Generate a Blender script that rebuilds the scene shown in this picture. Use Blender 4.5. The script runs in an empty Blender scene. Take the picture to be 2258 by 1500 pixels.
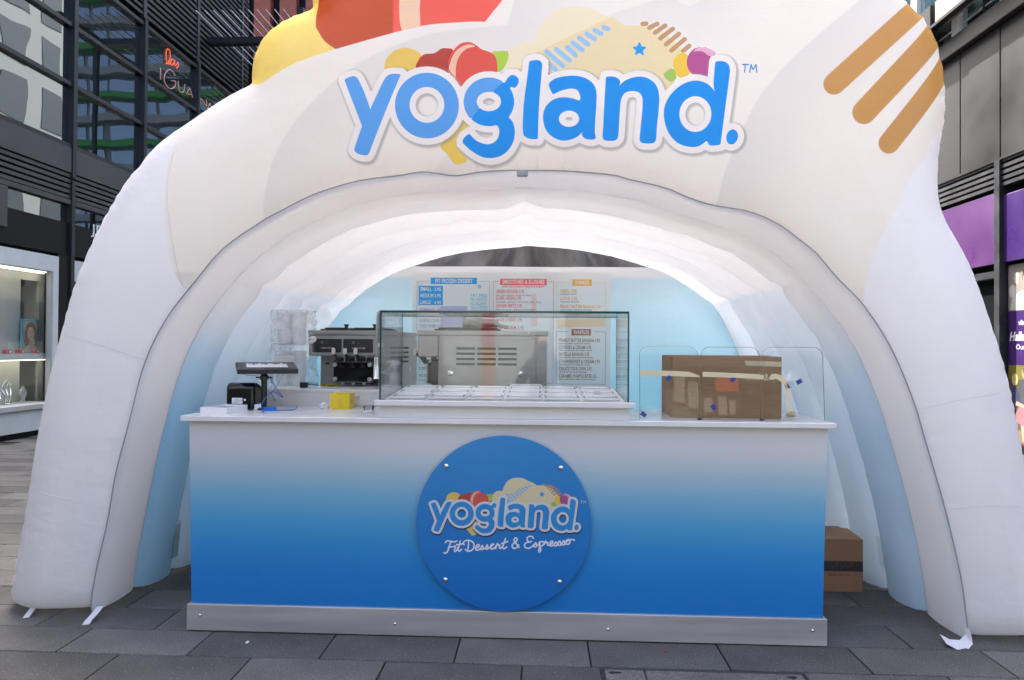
import bpy, bmesh, math, random
import numpy as np
from mathutils import Matrix, Vector
random.seed(7)
RNG = np.random.default_rng(7)
scene = bpy.context.scene
COL = scene.collection

# ------------------------------------------------------------------ camera
FPX = 1505.0
CAM = np.array([0.19267, -3.30956, 1.40703])
YAW, PITCH, ROLL = 0.04423, 0.01002, 0.00694
_F = np.array([-math.sin(YAW)*math.cos(PITCH), math.cos(YAW)*math.cos(PITCH), math.sin(PITCH)])
_R0 = np.array([math.cos(YAW), math.sin(YAW), 0.0]); _U0 = np.cross(_R0, _F)
_R = _R0*math.cos(ROLL) + _U0*math.sin(ROLL); _U = -_R0*math.sin(ROLL) + _U0*math.cos(ROLL)
cd = bpy.data.cameras.new('camera'); cam = bpy.data.objects.new('camera', cd); COL.objects.link(cam)
cd.sensor_width = 36.0; cd.lens = FPX/2258*36.0; cd.clip_start = 0.02; cd.clip_end = 1000
_m = Matrix(((_R[0], _U[0], -_F[0], CAM[0]), (_R[1], _U[1], -_F[1], CAM[1]), (_R[2], _U[2], -_F[2], CAM[2]), (0, 0, 0, 1)))
cam.matrix_world = _m
scene.camera = cam

# ------------------------------------------------------------------ light
SUN_EL, SUN_AZ = math.radians(56), math.radians(-30)      # behind the tent, to the left
sdir = Vector((math.sin(SUN_AZ)*math.cos(SUN_EL), math.cos(SUN_AZ)*math.cos(SUN_EL), math.sin(SUN_EL)))
w = bpy.data.worlds.new('World'); scene.world = w; w.use_nodes = True
nt = w.node_tree; bg = nt.nodes['Background']
sky = nt.nodes.new('ShaderNodeTexSky'); sky.sky_type = 'NISHITA'; sky.sun_disc = False
sky.sun_elevation = SUN_EL; sky.sun_rotation = SUN_AZ; sky.air_density = 0.7; sky.dust_density = 8.0; sky.ozone_density = 1.3
nt.links.new(sky.outputs[0], bg.inputs[0]); bg.inputs[1].default_value = 0.15
sl = bpy.data.lights.new('sun', 'SUN'); sl.energy = 5.0; sl.angle = math.radians(0.5); sl.color = (1.0, 0.99, 0.955)
so = bpy.data.objects.new('sun', sl); COL.objects.link(so); so.rotation_euler = sdir.to_track_quat('Z', 'Y').to_euler()
vs = scene.view_settings; vs.view_transform = 'Standard'; vs.look = 'None'; vs.gamma = 1; vs.use_curve_mapping = False
vs.exposure = 2.8
scene.cycles.caustics_reflective = False; scene.cycles.caustics_refractive = False

# ------------------------------------------------------------------ helpers
def at(px, py, **k):                       # a photograph pixel on a real plane (X=, Y= or Z=) as a point in metres
    d = _F + _R*(px-1129)/FPX + _U*(750-py)/FPX
    (a, v), = k.items(); i = 'XYZ'.index(a)
    return CAM + d*((v-CAM[i])/d[i])
def proj(p):
    d = np.asarray(p)-CAM; z = d@_F
    return 1129+FPX*(d@_R)/z, 750-FPX*(d@_U)/z
def tag(o, label=None, cat=None, group=None, kind=None):
    if label: o['label'] = label
    if cat: o['category'] = cat
    if group: o['group'] = group
    if kind: o['kind'] = kind
    return o
def thing(name, label, cat, loc=(0, 0, 0), rz=0.0, group=None):
    o = bpy.data.objects.new(name, None); COL.objects.link(o); o.location = loc; o.rotation_euler = (0, 0, rz)
    o.empty_display_size = .1
    return tag(o, label, cat, group)
def link(name, me, mat=None, parent=None, smooth=False):
    if mat is not None and not me.materials: me.materials.append(mat)
    o = bpy.data.objects.new(name, me); COL.objects.link(o)
    if parent is not None: o.parent = parent
    if smooth: me.shade_smooth()
    return o
def copy_tree(o, parent=None):
    c = o.copy(); COL.objects.link(c); c.parent = parent
    for ch in [x for x in bpy.data.objects if x.parent == o]: copy_tree(ch, c)
    return c

class B:                                    # collects shapes, links them as ONE mesh object
    def __init__(s): s.v = []; s.f = []
    def add(s, vs, fs, M=None):
        n = len(s.v)
        if M is not None: vs = [tuple(M @ Vector(v)) for v in vs]
        s.v += [tuple(map(float, v)) for v in vs]; s.f += [tuple(i+n for i in f) for f in fs]; return s
    def box(s, x0, x1, y0, y1, z0, z1, bev=0.0, M=None, seg=1):
        if bev <= 0:
            vs = [(x, y, z) for z in (z0, z1) for y in (y0, y1) for x in (x0, x1)]
            return s.add(vs, [(0, 2, 3, 1), (4, 5, 7, 6), (0, 1, 5, 4), (2, 6, 7, 3), (0, 4, 6, 2), (1, 3, 7, 5)], M)
        bm = bmesh.new(); bmesh.ops.create_cube(bm, size=1)
        for v in bm.verts: v.co = Vector(((x0+x1)/2+v.co.x*(x1-x0), (y0+y1)/2+v.co.y*(y1-y0), (z0+z1)/2+v.co.z*(z1-z0)))
        bmesh.ops.bevel(bm, geom=bm.edges[:], offset=bev, segments=seg, affect='EDGES', profile=.5)
        bm.verts.index_update()
        s.add([v.co[:] for v in bm.verts], [tuple(v.index for v in f.verts) for f in bm.faces], M); bm.free(); return s
    def cyl(s, p0, p1, r0, r1=None, n=16, M=None, cap=True):
        r1 = r0 if r1 is None else r1
        p0, p1 = Vector(p0), Vector(p1); d = (p1-p0).normalized()
        a = d.orthogonal().normalized(); b = d.cross(a)
        vs = [p0+(a*math.cos(2*math.pi*i/n)+b*math.sin(2*math.pi*i/n))*r0 for i in range(n)] + \
             [p1+(a*math.cos(2*math.pi*i/n)+b*math.sin(2*math.pi*i/n))*r1 for i in range(n)]
        fs = [(i, (i+1) % n, n+(i+1) % n, n+i) for i in range(n)]
        if cap: fs += [tuple(range(n))[::-1], tuple(range(n, 2*n))]
        return s.add(vs, fs, M)
    def lathe(s, prof, n=24, M=None):       # prof: [(r, z)]
        vs = [(r*math.cos(2*math.pi*i/n), r*math.sin(2*math.pi*i/n), z) for r, z in prof for i in range(n)]
        fs = [(k*n+i, k*n+(i+1) % n, (k+1)*n+(i+1) % n, (k+1)*n+i) for k in range(len(prof)-1) for i in range(n)]
        fs += [tuple(range(n))[::-1], tuple(range((len(prof)-1)*n, len(prof)*n))]
        return s.add(vs, fs, M)
    def tube(s, pts, r, n=8, M=None, closed=False):
        P = [Vector(p) for p in pts]; N = len(P); vs = []; fs = []
        up = None
        for i, p in enumerate(P):
            if closed: d = P[(i+1) % N]-P[i-1]
            else: d = P[min(i+1, N-1)]-P[max(i-1, 0)]
            d.normalize()
            if up is None: up = d.orthogonal().normalized()
            up = (up-d*up.dot(d)).normalized(); q = d.cross(up)
            rr = r[i] if hasattr(r, '__len__') else r
            vs += [p+(up*math.cos(2*math.pi*k/n)+q*math.sin(2*math.pi*k/n))*rr for k in range(n)]
        for i in range(N if closed else N-1):
            j = (i+1) % N
            fs += [(i*n+k, i*n+(k+1) % n, j*n+(k+1) % n, j*n+k) for k in range(n)]
        if not closed: fs += [tuple(range(n))[::-1], tuple(range((N-1)*n, N*n))]
        return s.add(vs, fs, M)
    def prism(s, poly, y0, y1, M=None):      # polygon in (x, z) pushed along y
        n = len(poly); vs = [(x, y0, z) for x, z in poly]+[(x, y1, z) for x, z in poly]
        fs = [tuple(range(n)), tuple(range(n, 2*n))[::-1]]+[(i, n+i, n+(i+1) % n, (i+1) % n) for i in range(n)]
        return s.add(vs, fs, M)
    def sphere(s, c, r, n=12, m=8, M=None, sc=(1, 1, 1)):
        prof = [(max(1e-4, math.sin(math.pi*k/m))*r, -math.cos(math.pi*k/m)*r) for k in range(m+1)]
        T = Matrix.Translation(c) @ Matrix.Diagonal((*sc, 1))
        return s.lathe(prof, n, T if M is None else M @ T)
    def mesh(s, name):
        me = bpy.data.meshes.new(name); me.from_pydata(s.v, [], s.f); me.validate(); me.update()
        bm = bmesh.new(); bm.from_mesh(me); bmesh.ops.recalc_face_normals(bm, faces=bm.faces); bm.to_mesh(me); bm.free()
        return me
    def build(s, name, mat, parent=None, smooth=False, angle=None):
        me = s.mesh(name); o = link(name, me, mat, parent)
        if smooth:
            me.shade_smooth()
            if angle: me.set_sharp_from_angle(angle=math.radians(angle))
        return o
def bx(name, mat, parent, *a, **k): return B().box(*a, **k).build(name, mat, parent)
def np_mesh(name, V, faces, mat, parent=None, smooth=True):
    me = bpy.data.meshes.new(name); me.from_pydata([tuple(map(float, v)) for v in V], [], faces); me.update()
    return link(name, me, mat, parent, smooth)

# ---- 2-D outlines --------------------------------------------------
def cr(pts, sub=6, closed=True):             # Catmull-Rom through points; a third value marks a corner
    P = [np.array(p[:2], float) for p in pts]; C = [len(p) > 2 for p in pts]; n = len(P); out = []
    for i in range(n if closed else n-1):
        p1, p2 = P[i], P[(i+1) % n]
        p0 = p1-(p2-p1) if (C[i] or (not closed and i == 0)) else P[i-1]
        p3 = p2+(p2-p1) if (C[(i+1) % n] or (not closed and i == n-2)) else P[(i+2) % n]
        if C[i] and C[(i+1) % n]: out.append(p1); continue
        for k in range(sub):
            t = k/sub
            out.append(.5*((2*p1)+(p2-p0)*t+(2*p0-5*p1+4*p2-p3)*t*t+(3*p1-p0-3*p2+p3)*t**3))
    if not closed: out.append(P[-1])
    return np.array(out)
def ell(cx, cy, rx, ry, rot=0, n=40):
    t = np.linspace(0, 2*np.pi, n, endpoint=False); x, y = rx*np.cos(t), ry*np.sin(t); c, s_ = math.cos(rot), math.sin(rot)
    return np.stack([cx+x*c-y*s_, cy+x*s_+y*c], 1)
def cap(x0, y0, x1, y1, wd, n=8):            # capsule outline
    a = math.atan2(y1-y0, x1-x0); r = wd/2
    t0 = np.linspace(a+np.pi/2, a+3*np.pi/2, n); t1 = np.linspace(a-np.pi/2, a+np.pi/2, n)
    return np.concatenate([np.stack([x0+r*np.cos(t0), y0+r*np.sin(t0)], 1), np.stack([x1+r*np.cos(t1), y1+r*np.sin(t1)], 1)])
def seg_dist(Q, A, Bq, chunk=20000, want_idx=False):
    D = np.empty(len(Q)); I = np.empty(len(Q), int)
    e = Bq-A; L = np.maximum((e**2).sum(1), 1e-12)
    for s in range(0, len(Q), chunk):
        q = Q[s:s+chunk]
        dx = q[:, None, 0]-A[None, :, 0]; dy = q[:, None, 1]-A[None, :, 1]
        t = np.clip((dx*e[:, 0]+dy*e[:, 1])/L, 0, 1)
        d = (dx-t*e[:, 0])**2+(dy-t*e[:, 1])**2
        i = d.argmin(1); I[s:s+chunk] = i; D[s:s+chunk] = np.sqrt(d[np.arange(len(q)), i])
    return (D, I) if want_idx else D
def inside(Q, P):
    r = np.zeros(len(Q), bool); A = P; C = np.roll(P, -1, 0)
    for (x0, y0), (x1, y1) in zip(A, C):
        if y0 == y1: continue
        c = (y0 > Q[:, 1]) != (y1 > Q[:, 1])
        r ^= c & (Q[:, 0] < (x1-x0)*(Q[:, 1]-y0)/(y1-y0)+x0)
    return r
def sdf(Q, P):                               # positive inside
    d = seg_dist(Q, P, np.roll(P, -1, 0)); return np.where(inside(Q, P), d, -d)
def sdf_lines(Q, L):                         # minus distance to an open polyline
    return -seg_dist(Q, L[:-1], L[1:])
def grid_for(bounds, st):
    x0, x1, y0, y1 = bounds
    nx, ny = int((x1-x0)/st)+2, int((y1-y0)/st)+2
    xs, ys = x0+st*np.arange(nx), y0+st*np.arange(ny)
    X, Y = np.meshgrid(xs, ys); return np.stack([X.ravel(), Y.ravel()], 1), nx, ny
def iso(Q, S, nx, ny):                       # marching squares: vertices (n,2), faces, and weights for attributes
    S = np.where(np.abs(S) < 1e-9, 1e-9, S); ins = S > 0
    idx = np.arange(nx*ny).reshape(ny, nx)
    c = np.stack([idx[:-1, :-1].ravel(), idx[:-1, 1:].ravel(), idx[1:, 1:].ravel(), idx[1:, :-1].ravel()], 1)
    k = ins[c].sum(1); full = c[k == 4]; part = c[(k > 0) & (k < 4)]
    vid = {}; W = []
    def vert(a, b=None):
        key = (a, a) if b is None else (min(a, b), max(a, b))
        if key not in vid:
            if b is None: W.append((a, a, 0.0))
            else:
                a_, b_ = key; W.append((a_, b_, S[a_]/(S[a_]-S[b_])))
            vid[key] = len(W)-1
        return vid[key]
    F = []
    used = np.unique(full)
    for a in used.tolist(): vert(a)
    lut = np.full(nx*ny, -1); lut[used] = np.arange(len(used))
    F += [tuple(r) for r in lut[full].tolist()]
    for cell in part.tolist():
        f = []
        for j in range(4):
            a, b = cell[j], cell[(j+1) % 4]
            if ins[a]: f.append(vert(a))
            if ins[a] != ins[b]: f.append(vert(a, b))
        if len(f) >= 3: F.append(tuple(f))
    W = np.array(W); a = W[:, 0].astype(int); b = W[:, 1].astype(int); t = W[:, 2]
    return Q[a]*(1-t)[:, None]+Q[b]*t[:, None], F, (a, b, t)
def grid_xy(xs, ys):
    X, Y = np.meshgrid(xs, ys); return np.stack([X.ravel(), Y.ravel()], 1), len(xs), len(ys)
def shape_mesh(fn, bounds, st):
    Q, nx, ny = grid_for(bounds, st); return iso(Q, fn(Q), nx, ny)[:2]
def bnd(polys, pad):
    P = np.concatenate(polys); return P[:, 0].min()-pad, P[:, 0].max()+pad, P[:, 1].min()-pad, P[:, 1].max()+pad
def text2d(body, size=1.0, sx=1.0, align='LEFT', bold=0.0, shear=0.0):
    c = bpy.data.curves.new('text', 'FONT'); c.body = body; c.size = size; c.align_x = align; c.offset = bold; c.shear = shear
    c.resolution_u = 2; c.fill_mode = 'FRONT'
    o = bpy.data.objects.new('text', c); COL.objects.link(o)
    dg = bpy.context.evaluated_depsgraph_get(); e = o.evaluated_get(dg); me = e.to_mesh()
    V = [(v.co.x*sx, v.co.y) for v in me.vertices]; F = [tuple(p.vertices) for p in me.polygons]
    e.to_mesh_clear(); bpy.data.objects.remove(o); bpy.data.curves.remove(c)
    return V, F
def noise1(t, seed=0, oct=4):
    r = np.random.default_rng(seed); v = np.zeros_like(t)
    for o in range(oct):
        v += np.sin(t*(1.7**o)*2.1+r.uniform(0, 6.3))*(.62**o)
    return v

# ------------------------------------------------------------------ materials
def nodes(name):
    m = bpy.data.materials.new(name); m.use_nodes = True; n = m.node_tree.nodes; n.clear()
    out = n.new('ShaderNodeOutputMaterial'); return m, m.node_tree, out
def N(t, kind, **k):
    n = t.nodes.new('ShaderNode'+kind)
    for a, v in k.items():
        if a.startswith('i_'):
            key = a[2:]; key = int(key) if key.isdigit() else key.replace('_', ' ')
            n.inputs[key].default_value = v
        else: setattr(n, a, v)
    return n
def rgb(c): return (*c, 1.0)
def mixc(t, fac, a, b, mode='MIX'):
    m = t.nodes.new('ShaderNodeMix'); m.data_type = 'RGBA'; m.blend_type = mode
    for i, v in ((0, fac), (6, a), (7, b)):
        if hasattr(v, 'is_linked'): t.links.new(v, m.inputs[i])
        elif i == 0: m.inputs[0].default_value = v
        else: m.inputs[i].default_value = rgb(v)
    return m.outputs[2]
def noise(t, scale, detail=4, rough=.55, coord='Object', sc=(1, 1, 1)):
    tc = N(t, 'TexCoord'); mp = N(t, 'Mapping'); mp.inputs['Scale'].default_value = sc
    t.links.new(tc.outputs[coord], mp.inputs[0]); n = N(t, 'TexNoise', i_Scale=scale, i_Detail=detail, i_Roughness=rough)
    t.links.new(mp.outputs[0], n.inputs['Vector']); return n.outputs['Fac']
def mrange(t, v, a, b, c=0.0, d=1.0, kind='LINEAR'):
    n = N(t, 'MapRange', interpolation_type=kind); t.links.new(v, n.inputs['Value'])
    for i, x in (('From Min', a), ('From Max', b), ('To Min', c), ('To Max', d)): n.inputs[i].default_value = x
    return n.outputs[0]
def bump(t, h, strength, dist=.01):
    b = N(t, 'Bump'); b.inputs['Strength'].default_value = strength; b.inputs['Distance'].default_value = dist
    t.links.new(h, b.inputs['Height']); return b.outputs[0]
def pbr(name, col, rough=.5, metal=0.0, spec=.5, var=0.12, vscale=6.0, bmp=0.0, bscale=60.0, bdist=.004, coat=0.0, rvar=.1, emit=None, vsc=(1, 1, 1)):
    m, t, out = nodes(name); p = N(t, 'BsdfPrincipled')
    p.inputs['Roughness'].default_value = rough; p.inputs['Metallic'].default_value = metal
    p.inputs['Specular IOR Level'].default_value = spec; p.inputs['Coat Weight'].default_value = coat
    if var > 0:
        f = noise(t, vscale, sc=vsc)
        c = mixc(t, mrange(t, f, .3, .7), tuple(x*(1-var) for x in col), tuple(min(1, x*(1+var)) for x in col))
        t.links.new(c, p.inputs['Base Color'])
        if rvar: t.links.new(mrange(t, f, .3, .7, max(.02, rough-rvar), min(1, rough+rvar)), p.inputs['Roughness'])
    else: p.inputs['Base Color'].default_value = rgb(col)
    if bmp > 0: t.links.new(bump(t, noise(t, bscale, 3), bmp, bdist), p.inputs['Normal'])
    if emit: p.inputs['Emission Color'].default_value = rgb(emit[0]); p.inputs['Emission Strength'].default_value = emit[1]
    t.links.new(p.outputs[0], out.inputs[0]); return m
def fabric_out(t, out, col, trans=.35, wr=.25, gloss=.03):
    d = N(t, 'BsdfDiffuse'); tr = N(t, 'BsdfTranslucent'); g = N(t, 'BsdfGlossy', i_Roughness=.38)
    mx = N(t, 'MixShader'); mx.inputs[0].default_value = trans; mg = N(t, 'MixShader'); mg.inputs[0].default_value = gloss
    for n in (d, tr):
        if hasattr(col, 'is_linked'): t.links.new(col, n.inputs['Color'])
        else: n.inputs['Color'].default_value = rgb(col)
    h1 = noise(t, 2.3, 3, .5, sc=(1, 1, 2.2)); h2 = noise(t, 14, 4, .6, sc=(1, 1, .5)); h3 = noise(t, 700, 1)
    ad = N(t, 'Math', operation='MULTIPLY_ADD'); ad.inputs[1].default_value = .18; t.links.new(h2, ad.inputs[0]); t.links.new(h1, ad.inputs[2])
    a2 = N(t, 'Math', operation='MULTIPLY_ADD'); a2.inputs[1].default_value = .006; t.links.new(h3, a2.inputs[0]); t.links.new(ad.outputs[0], a2.inputs[2])
    tc = N(t, 'TexCoord'); mp = N(t, 'Mapping'); mp.inputs['Scale'].default_value = (.8, .8, 1.9); t.links.new(tc.outputs['Object'], mp.inputs[0])
    n4 = N(t, 'TexNoise', i_Scale=2.6, i_Detail=2.0, i_Roughness=.5, i_Distortion=.9); t.links.new(mp.outputs[0], n4.inputs['Vector'])
    sb = N(t, 'Math', operation='SUBTRACT'); sb.inputs[1].default_value = .5; t.links.new(n4.outputs['Fac'], sb.inputs[0])
    ab = N(t, 'Math', operation='ABSOLUTE'); t.links.new(sb.outputs[0], ab.inputs[0])
    msk = mrange(t, noise(t, 1.7, 1), .52, .66)
    cz = N(t, 'Math', operation='MULTIPLY'); t.links.new(mrange(t, ab.outputs[0], .012, 0, 0, .03, 'SMOOTHSTEP'), cz.inputs[0]); t.links.new(msk, cz.inputs[1])
    a3 = N(t, 'Math', operation='ADD'); t.links.new(a2.outputs[0], a3.inputs[0]); t.links.new(cz.outputs[0], a3.inputs[1])
    b = bump(t, a3.outputs[0], wr, .06)
    for n in (d, tr, g): t.links.new(b, n.inputs['Normal'])
    t.links.new(d.outputs[0], mx.inputs[1]); t.links.new(tr.outputs[0], mx.inputs[2])
    t.links.new(mx.outputs[0], mg.inputs[1]); t.links.new(g.outputs[0], mg.inputs[2]); t.links.new(mg.outputs[0], out.inputs[0])
def fabric(name, col, trans=.35, wr=.25, gloss=.03):
    m, t, out = nodes(name); fabric_out(t, out, col, trans, wr, gloss); return m
def glass(name, tint=(.93, .97, .95), gain=1.0, ior=1.5, rough=0.0):
    m, t, out = nodes(name); tr = N(t, 'BsdfTransparent'); tr.inputs[0].default_value = rgb(tint)
    g = N(t, 'BsdfGlossy', i_Roughness=rough); g.inputs[0].default_value = (1, 1, 1, 1); fr = N(t, 'Fresnel', i_IOR=ior)
    mu = N(t, 'Math', operation='MULTIPLY', use_clamp=True); mu.inputs[1].default_value = gain; t.links.new(fr.outputs[0], mu.inputs[0])
    mx = N(t, 'MixShader'); t.links.new(mu.outputs[0], mx.inputs[0]); t.links.new(tr.outputs[0], mx.inputs[1]); t.links.new(g.outputs[0], mx.inputs[2])
    t.links.new(mx.outputs[0], out.inputs[0]); return m
def mirror_glass(name, base=(.012, .016, .016), refl=.45, wave=.02, wscale=.9, tint=(.85, .93, .95)):
    m, t, out = nodes(name); d = N(t, 'BsdfDiffuse'); d.inputs[0].default_value = rgb(base)
    g = N(t, 'BsdfGlossy', i_Roughness=.005); g.inputs[0].default_value = rgb(tint)
    b = bump(t, noise(t, wscale, 1, .4), wave, .3); t.links.new(b, g.inputs['Normal'])
    mx = N(t, 'MixShader'); mx.inputs[0].default_value = refl; t.links.new(d.outputs[0], mx.inputs[1]); t.links.new(g.outputs[0], mx.inputs[2])
    t.links.new(mx.outputs[0], out.inputs[0]); return m
def s2l(r, g, b): return tuple((c/255/12.92 if c/255 <= .04045 else ((c/255+.055)/1.055)**2.4) for c in (r, g, b))

M = {}
M['white_fabric'] = fabric('white_fabric', (.90, .90, .91), .48)
def film(name, white=.3, bs=18.0):
    m, t, out = nodes(name); tr = N(t, 'BsdfTransparent'); d = N(t, 'BsdfDiffuse'); d.inputs[0].default_value = (.9, .9, .9, 1); tl = N(t, 'BsdfTranslucent'); tl.inputs[0].default_value = (.9, .9, .9, 1); g = N(t, 'BsdfGlossy', i_Roughness=.12)
    b = bump(t, noise(t, bs, 2, .5), .7, .02)
    for n in (d, tl, g): t.links.new(b, n.inputs['Normal'])
    m1 = N(t, 'MixShader'); m1.inputs[0].default_value = .3; t.links.new(d.outputs[0], m1.inputs[1]); t.links.new(tl.outputs[0], m1.inputs[2])
    m2_ = N(t, 'MixShader'); t.links.new(mrange(t, noise(t, bs*.6, 3, .6), .35, .7, white*.8, min(1, white*1.5)), m2_.inputs[0]); t.links.new(tr.outputs[0], m2_.inputs[1]); t.links.new(m1.outputs[0], m2_.inputs[2])
    m3 = N(t, 'MixShader'); m3.inputs[0].default_value = .045; t.links.new(m2_.outputs[0], m3.inputs[1]); t.links.new(g.outputs[0], m3.inputs[2]); t.links.new(m3.outputs[0], out.inputs[0]); return m
M['thin_fabric'] = fabric('thin_white_fabric', (.92, .92, .92), .62)
M['seam'] = pbr('seam', (.36, .36, .37), .8, var=.1)
M['strap'] = fabric('strap_fabric', (.8, .8, .85), .2, .1)
M['white_lam'] = pbr('white_laminate', (.70, .69, .67), .22, var=.03, spec=.5, rvar=.05)
M['white_plastic'] = pbr('white_plastic', (.78, .78, .78), .35, var=.03)
M['steel'] = pbr('stainless_steel', (.36, .36, .352), .34, 0.3, var=.10, vscale=3, vsc=(1, 1, 6), rvar=.06)
M['kick'] = pbr('brushed_kick', (.50, .495, .485), .42, .55, var=.12, vscale=2.5, bmp=.04, bscale=120, vsc=(.4, 1, 6))
M['chrome'] = pbr('chrome', (.75, .75, .75), .12, 1.0, var=0)
M['black_plastic'] = pbr('black_plastic', (.012, .012, .013), .38, var=.15, bmp=.1, bscale=400, bdist=.001)
M['black_gloss'] = pbr('black_gloss', (.008, .008, .009), .12, var=0)
M['dark_grey'] = pbr('dark_grey_plastic', (.045, .047, .05), .4, var=.1)
M['blue_plastic'] = pbr('blue_plastic', (.015, .17, .62), .35, var=.05)
M['blue_tape'] = pbr('blue_tape', (.008, .04, .24), .5, var=.1)
M['masking_tape'] = pbr('masking_tape', (.66, .57, .36), .6, var=.08)
M['cardboard'] = pbr('cardboard', (.36, .225, .12), .85, var=.12, vscale=9, bmp=.15, bscale=160, vsc=(1, 1, 14))
M['cardboard_dark'] = pbr('cardboard_dark', (.30, .17, .095), .85, var=.1, vscale=5, bmp=.1, bscale=150)
M['dark_ink'] = pbr('dark_ink', (.03, .025, .025), .7, var=0)
M['yellow_card'] = pbr('yellow_card', (.78, .58, .015), .45, var=.03)
M['paper'] = pbr('paper', (.74, .73, .72), .7, var=.04, bmp=.2, bscale=50)
M['clear_glass'] = glass('clear_glass', (.988, .995, .992), .6)
M['green_edge'] = pbr('green_glass_edge', (.004, .055, .045), .15, var=0)
M['acrylic'] = glass('acrylic', (.975, .985, .985), .6, 1.49)
M['acrylic_edge'] = glass('acrylic_edge', (.78, .82, .82), 1.4)
# ------------------------------------------------------------------ pavement
def mat_stone():
    m, t, out = nodes('granite_paver'); p = N(t, 'BsdfPrincipled'); p.inputs['Roughness'].default_value = .75; p.inputs['Specular IOR Level'].default_value = .25
    oi = N(t, 'ObjectInfo'); c0 = mixc(t, mrange(t, oi.outputs['Random'], 0, 1), (.082, .081, .077), (.150, .147, .139))
    c1 = mixc(t, mrange(t, noise(t, 170, 2, .7), .35, .66), (.55, .55, .56), (1.45, 1.45, 1.42))
    c2 = mixc(t, 1.0, c0, c1, 'MULTIPLY')
    c2b = mixc(t, 1.0, c2, mixc(t, mrange(t, noise(t, 3.5, 4, .6), .3, .7), (.78, .78, .78), (1.12, 1.12, 1.1)), 'MULTIPLY')
    v = N(t, 'TexVoronoi', feature='F1', i_Scale=62.0); tc = N(t, 'TexCoord'); t.links.new(tc.outputs['Object'], v.inputs['Vector'])
    hsel = N(t, 'SeparateColor'); t.links.new(v.outputs['Color'], hsel.inputs[0])
    fl = N(t, 'Math', operation='MULTIPLY'); t.links.new(mrange(t, v.outputs['Distance'], .16, .08), fl.inputs[0]); t.links.new(mrange(t, hsel.outputs[0], .62, .7), fl.inputs[1])
    c3 = mixc(t, fl.outputs[0], c2b, (.34, .34, .33)); t.links.new(c3, p.inputs['Base Color'])
    t.links.new(bump(t, noise(t, 260, 3, .6), .25, .002), p.inputs['Normal']); t.links.new(p.outputs[0], out.inputs[0]); return m
M['stone'] = mat_stone()
M['joint'] = pbr('joint_sand', (.018, .018, .018), .9, var=.2, vscale=20)
M['asphalt'] = pbr('far_paving', (.075, .077, .08), .8, var=.2, vscale=2, bmp=.2)
tag(bx('ground', M['asphalt'], None, -160, 160, -120, 200, -.6, -.05), kind='structure')
pave = B().box(-7.6, 6.75, -6, 12, -.05, -.012).build('pavement', M['joint']); tag(pave, kind='structure')
PX, PY, GAP = .61, .2665, .007
pm = B().box(-PX/2+GAP/2, PX/2-GAP/2, -PY/2+GAP/2, PY/2-GAP/2, -.03, 0, .0025).mesh('paver')
cand, rest = [], []
for r in range(-22, 45):
    yc = -.005+PY*(r+.5); x0 = (1.638 if r % 2 else 1.943)
    for k in range(-16, 9):
        xc = x0+PX*(k+.5)
        if xc < -7.3 or xc > 6.5: continue
        if 1 <= r <= 7 and -6 > 0: continue
        d = (np.array([xc, yc, 0])-CAM)@_F
        vis = False
        if d > .5:
            u, v = proj((xc, yc, 0)); vis = -120 < u < 2400 and v < 1560
            hid = (abs(xc) < 1.5 and yc > .25) or (-2.3 < xc < -1.3 and yc > 1.6) or (1.4 < xc < 2.7 and yc > 1.4) or (-2.3 < xc < 2.7 and yc > 2.4) or xc > 2.9
            vis = vis and not hid and not (xc > -2.25-.0*yc and xc < -2.0 and yc > .6)
            if xc < 0 and vis and yc > .9 and u > 130: vis = False
        (cand if vis else rest).append((d, xc, yc))
cand.sort(); rest += cand[290:]; cand = cand[:290]
def pz(): return float(RNG.uniform(-.0018, .0012))
for d, xc, yc in cand:
    o = link('paver', pm, M['stone'], pave); o.location = (xc, yc, pz())
    o.rotation_euler = (float(RNG.normal(0, .0012)), float(RNG.normal(0, .0012)), float(RNG.normal(0, .0015)))
bb = B()
for d, xc, yc in rest:
    z = pz(); bb.box(xc-PX/2+GAP/2, xc+PX/2-GAP/2, yc-PY/2+GAP/2, yc+PY/2-GAP/2, -.03, z)
tag(bb.build('paver_field', M['stone'], pave), kind='stuff')

# inspection cover let into the paving, by the lower edge of the picture
cov = thing('inspection_cover', 'flush paved inspection cover with dark steel rim, in front of the counter', 'manhole cover', (0, 0, .003))
p0 = at(1322, 1474, Z=0); p1 = at(1768, 1479, Z=0); x0, x1, y1 = p0[0], p1[0], p0[1]; y0 = y1-.46
fb = B(); e = .016
fb.box(x0, x1, y1-e, y1, -.03, .004, .002); fb.box(x0, x1, y0, y0+e, -.03, .004, .002); fb.box(x0, x0+e, y0+e, y1-e, -.03, .004, .002); fb.box(x1-e, x1, y0+e, y1-e, -.03, .004, .002)
M['iron'] = pbr('cast_iron', (.035, .036, .038), .5, .4, var=.25, vscale=30)
fb.build('rim', M['iron'], cov)
xm = x0+.19
bx('paver', M['stone'], cov, x0+e+.003, xm-.004, y0+e+.003, y1-e-.003, -.03, .003, .002)
bx('paver', M['stone'], cov, xm+.004, x1-e-.003, y0+e+.003, y1-e-.003, -.03, .003, .002)
for xk, sg in ((x0+.05, 1), (x1-.07, -1)):
    kb = B(); kb.cyl((xk, y1-.05, .0032), (xk, y1-.05, .0055), .012, n=14); kb.box(xk+.01*sg-.012, xk+.01*sg+.03, y1-.054, y1-.046, .0033, .006); kb.build('key_hole', M['black_plastic'], cov)

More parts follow.
